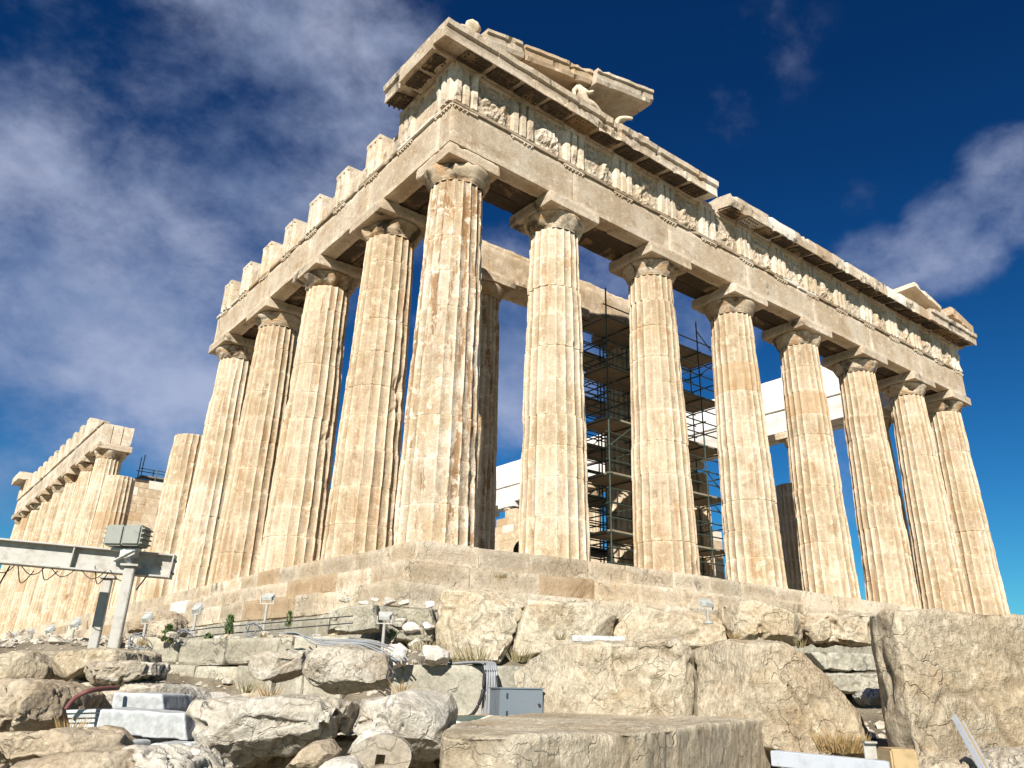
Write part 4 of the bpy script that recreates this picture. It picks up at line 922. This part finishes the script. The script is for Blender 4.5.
for k in range(5):
    o_ = [0, 4.5, 7.5, 13, 17][k]; tube(cb_, curve([at(278+o_*2, 633+o_*.2, 11.4), at(297+o_, 633+o_*.4, 11.3), at(312+o_*1.6, 643-o_*.2, 11.1), at(332+o_*1.2, 645-o_*.3, 11.0), at(356+o_, 645-o_*.2, 10.9), at(372+o_*1.4, 652-o_*.2, 10.6), at(392+o_, 661, 10.5)], 8), .010, 6)
cb_.build('cable_bundle', 'cable', smooth=True, label='bundle of grey cables snaking over the blocky boulder', category='cable')
cb_ = MB()
for k in range(6):
    o_ = k*2.2; tube(cb_, curve([at(448+o_, 664, 10.9), at(466+o_, 662.5, 10.7), at(481+o_, 662.5, 10.45), at(485+o_, 668, 10.25), at(484+o_*1.2, 690, 10.2), at(482+o_*1.5, 718, 10.2)], 8), .015, 6)
cb_.build('cable_bundle', 'cable', smooth=True, label='grey cables hanging down the limestone wall beside the cabinet', category='cable')
cb_ = MB(); tube(cb_, curve([at(485, 664, 10.3), at(483, 690, 10.1), at(478, 706, 10.1), at(470, 716, 10.0), at(456, 719, 10.0)]), .02, 6); tube(cb_, curve([at(496, 668, 10.3), at(498, 690, 10.1), at(497, 715, 10.1)]), .014, 6); cb_.build('hanging_cable', 'black', smooth=True, label='black cables hanging down the limestone wall beside the cabinet', category='cable')
cab = empty('electric_cabinet', at(516, 720, 7.6), 'small blue-grey electric cabinet between the cables and the broad boulder', 'cabinet')
cx0 = at(516, 704.5, 7.6); cX = RT*math.cos(.35)+HF*math.sin(.35); cY = np.cross(up, cX)
e = MB(); obox(e, cx0+HF*.10, cX, cY, up, .20, .14, .125, .006); e.build('body', 'cabinet', cab)
e = MB(); obox(e, cx0+HF*.10+cX*.03-cY*.143, cX, cY, up, .165, .004, .112, .002); e.build('door', 'cabinet', cab)
e = MB(); obox(e, cx0+HF*.10+up*.130, cX, cY, up, .21, .15, .006, .002); e.build('lid', 'cabinet', cab)
e = MB(); tube(e, [cx0+HF*.10+cX*.16-cY*.147, cx0+HF*.10+cX*.16-cY*.165], .012, 8); e.build('lock', 'black', cab)
for z_ in (-.07, .07): e = MB(); tube(e, [cx0+HF*.10-cX*.135-cY*.15+up*(z_-.02), cx0+HF*.10-cX*.135-cY*.15+up*(z_+.02)], .008, 6); e.build('hinge', 'black', cab)
e = MB(); obox(e, cx0+HF*.10-up*.40, cX, cY, up, .12, .10, .275, .006); e.build('pedestal', 'cabinet', cab)
e = MB(); tube(e, curve([at(448, 722, 7.4), at(470, 725, 7.3), at(490, 718, 7.3), at(497, 722, 7.2)]), .022, 8); e.build('conduit', 'whiterock', smooth=True, label='pale plastic conduit lying left of the cabinet', category='pipe')
e = MB(); obox(e, at(470, 720, 7.9), RT, HF, up, .19, .10, .035, .008); e.build('timber', 'dgreen', label='dark green plank lying left of the cabinet', category='plank')
e = MB(); wbox(e, at(598, 639, 8.6)-np.array([.27, .05, .03]), at(598, 639, 8.6)+np.array([.27, .05, .03]), .03, .01, .004, 3, .5, rot=-.7); e.build('marble_strip', 'greymarble', label='thin white marble strip lying on top of the broad tan boulder', category='marble piece')

# lower right: bar, bracket, timber, leaning rail
e = MB(); q0, q1 = at(774, 758, 5.4), at(892, 770, 4.9); dd = (q1-q0)/np.linalg.norm(q1-q0); sd = np.cross(dd, up); sd /= np.linalg.norm(sd); obox(e, (q0+q1)/2, dd, sd, np.cross(sd, dd), np.linalg.norm(q1-q0)/2, .04, .042, .004); e.build('steel_bar', 'whitebar', label='white painted square steel bar at the bottom right', category='steel bar')
br = MB(); q = at(870, 750, 5.05); obox(br, q, RT, HF, up, .035, .006, .045); obox(br, q+up*.04, RT, HF, up, .035, .03, .005); br.build('clamp', 'steel', label='small steel clamp on the end of the white bar', category='clamp')
e = MB(); obox(e, at(902, 766, 4.9)+HF*.05, RT, HF, up, .072, .10, .085, .010); e.build('timber_block', 'wood', label='yellow timber block wedged under the giant right block', category='timber')
ln = empty('leaning_rail', at(990, 775, 4.6), 'narrow metal and timber rail leaning against the giant right block', 'rail')
qa, qb = at(958, 720, 5.55), at(996, 790, 4.75); dd = (qb-qa)/np.linalg.norm(qb-qa); sd = np.cross(dd, HF); sd /= np.linalg.norm(sd); nn_ = np.cross(sd, dd)
e = MB(); obox(e, (qa+qb)/2, dd, sd, nn_, np.linalg.norm(qb-qa)/2, .022, .010, .002); e.build('board', 'wood', ln)
for q_ in (-1, 1): e = MB(); obox(e, (qa+qb)/2+sd*q_*.027, dd, sd, nn_, np.linalg.norm(qb-qa)/2+.01, .004, .018, .001); e.build('metal_edge', 'whitebar', ln)

# ------------------------------------------------------------------ plants
def shrub(px, py, D, h, w_, label, mat='leaf', nl=420):
    p = at(px, py, D); rt = empty('shrub', p, label, 'shrub'); rg_ = np.random.RandomState(int(px*3)); e = MB()
    for k in range(9): a = rg_.uniform(0, 6.28); tube(e, [p, p+np.array([math.cos(a)*w_*.5, math.sin(a)*w_*.5, h*rg_.uniform(.6, .95)])], [.008, .003], 4)
    e.build('stem', 'wood', rt); e = MB(); V = []; Fc = []
    for k in range(nl):
        z = rg_.beta(1.6, 1.3); a = rg_.uniform(0, 6.28); r_ = w_*math.sqrt(rg_.uniform(0, 1))*(1-.55*z)*(.7+.5*math.sin(a*3+px)**2); c_ = p+np.array([math.cos(a)*r_, math.sin(a)*r_, z*h])
        u_ = rg_.normal(size=3); u_[2] = abs(u_[2])+1.0; u_ /= np.linalg.norm(u_); v_ = np.cross(u_, rg_.normal(size=3)); v_ /= np.linalg.norm(v_); l_ = .035; i0 = len(V)
        V += [c_-v_*.008, c_+v_*.008, c_+u_*l_+v_*.006, c_+u_*l_*1.4, c_+u_*l_-v_*.006]; Fc.append((i0, i0+1, i0+2, i0+3, i0+4))
    e.add(V, Fc); e.build('foliage', mat, rt)
shrub(228, 635, 12.4, .26, .07, 'small green upright shrub growing on the ledge near the coiled cable')
shrub(166, 643, 12.3, .24, .09, 'bushy green shrub growing at the left end of the ledge')
shrub(288, 628, 12.6, .22, .05, 'thin green sprig beside the floodlight post', nl=150)
shrub(207, 641, 12.3, .08, .06, 'low green weed in a joint of the limestone wall', nl=120)
shrub(392, 640, 12.2, .12, .10, 'low weed in the hollow beside the mossy stone block', nl=140)
def grass(px, py, D, h, w_, n_, label, mat):
    p = at(px, py, D); rg_ = np.random.RandomState(int(px)); e = MB(); V = []; Fc = []
    for k in range(n_):
        a = rg_.uniform(0, 6.28); r_ = w_*math.sqrt(rg_.uniform()); b = p+np.array([math.cos(a)*r_, math.sin(a)*r_, 0]); ln_ = h*rg_.uniform(.5, 1); le = np.array([math.cos(a)*.5, math.sin(a)*.5, 1])*ln_+rg_.normal(size=3)*h*.15; s_ = RT*.004; i0 = len(V)
        V += [b-s_, b+s_, b+le*.6+s_*.7, b+le, b+le*.6-s_*.7]; Fc.append((i0, i0+1, i0+2, i0+3, i0+4))
    e.add(V, Fc); e.build('grass_tuft', mat, label=label, category='grass tuft')
grass(474, 663, 11.0, .26, .20, 90, 'olive grass tuft in front of the pale squared block', 'olive')
grass(520, 662, 11.2, .20, .14, 60, 'olive grass tuft at the foot of the dark cleft', 'olive')
grass(842, 752, 6.4, .14, .16, 260, 'dry brown grass tuft above the white steel bar', 'dry')
grass(425, 650, 12.2, .16, .25, 90, 'sparse olive grass behind the white round stone', 'olive')
wl_ = [(142, 645, 12.2, 'dry'), (262, 640, 12.0, 'olive'), (330, 640, 11.8, 'dry'), (455, 664, 10.9, 'olive'), (118, 690, 7.0, 'dry'), (246, 693, 7.5, 'olive'), (402, 694, 7.0, 'dry'), (560, 640, 11.9, 'olive'), (733, 640, 10.5, 'dry'), (800, 648, 11.0, 'olive'), (70, 735, 5.4, 'dry'), (270, 700, 6.5, 'dry')]
for k_, (gx, gy, gd, gm_) in enumerate(wl_):
    p = at(gx, gy, gd); e = MB(); V = []; Fc = []; rg_ = np.random.RandomState(k_)
    for k in range(45):
        a = rg_.uniform(0, 6.28); b = p+np.array([math.cos(a), math.sin(a), 0])*rg_.uniform(0, .07); le = np.array([math.cos(a)*.6, math.sin(a)*.6, 1])*rg_.uniform(.05, .14); s_ = RT*.003; i0 = len(V)
        V += [b-s_, b+s_, b+le*.6+s_*.7, b+le, b+le*.6-s_*.7]; Fc.append((i0, i0+1, i0+2, i0+3, i0+4))
    e.add(V, Fc); e.build('grass_tuft', gm_, label='tiny '+('dry brown' if gm_ == 'dry' else 'dull green')+' grass tuft growing in a crack among the rocks', category='grass tuft', group='tiny grass tufts in the cracks')
grass(500, 578, 14.2, .10, .12, 60, 'small weed in a step joint under the corner column', 'olive')
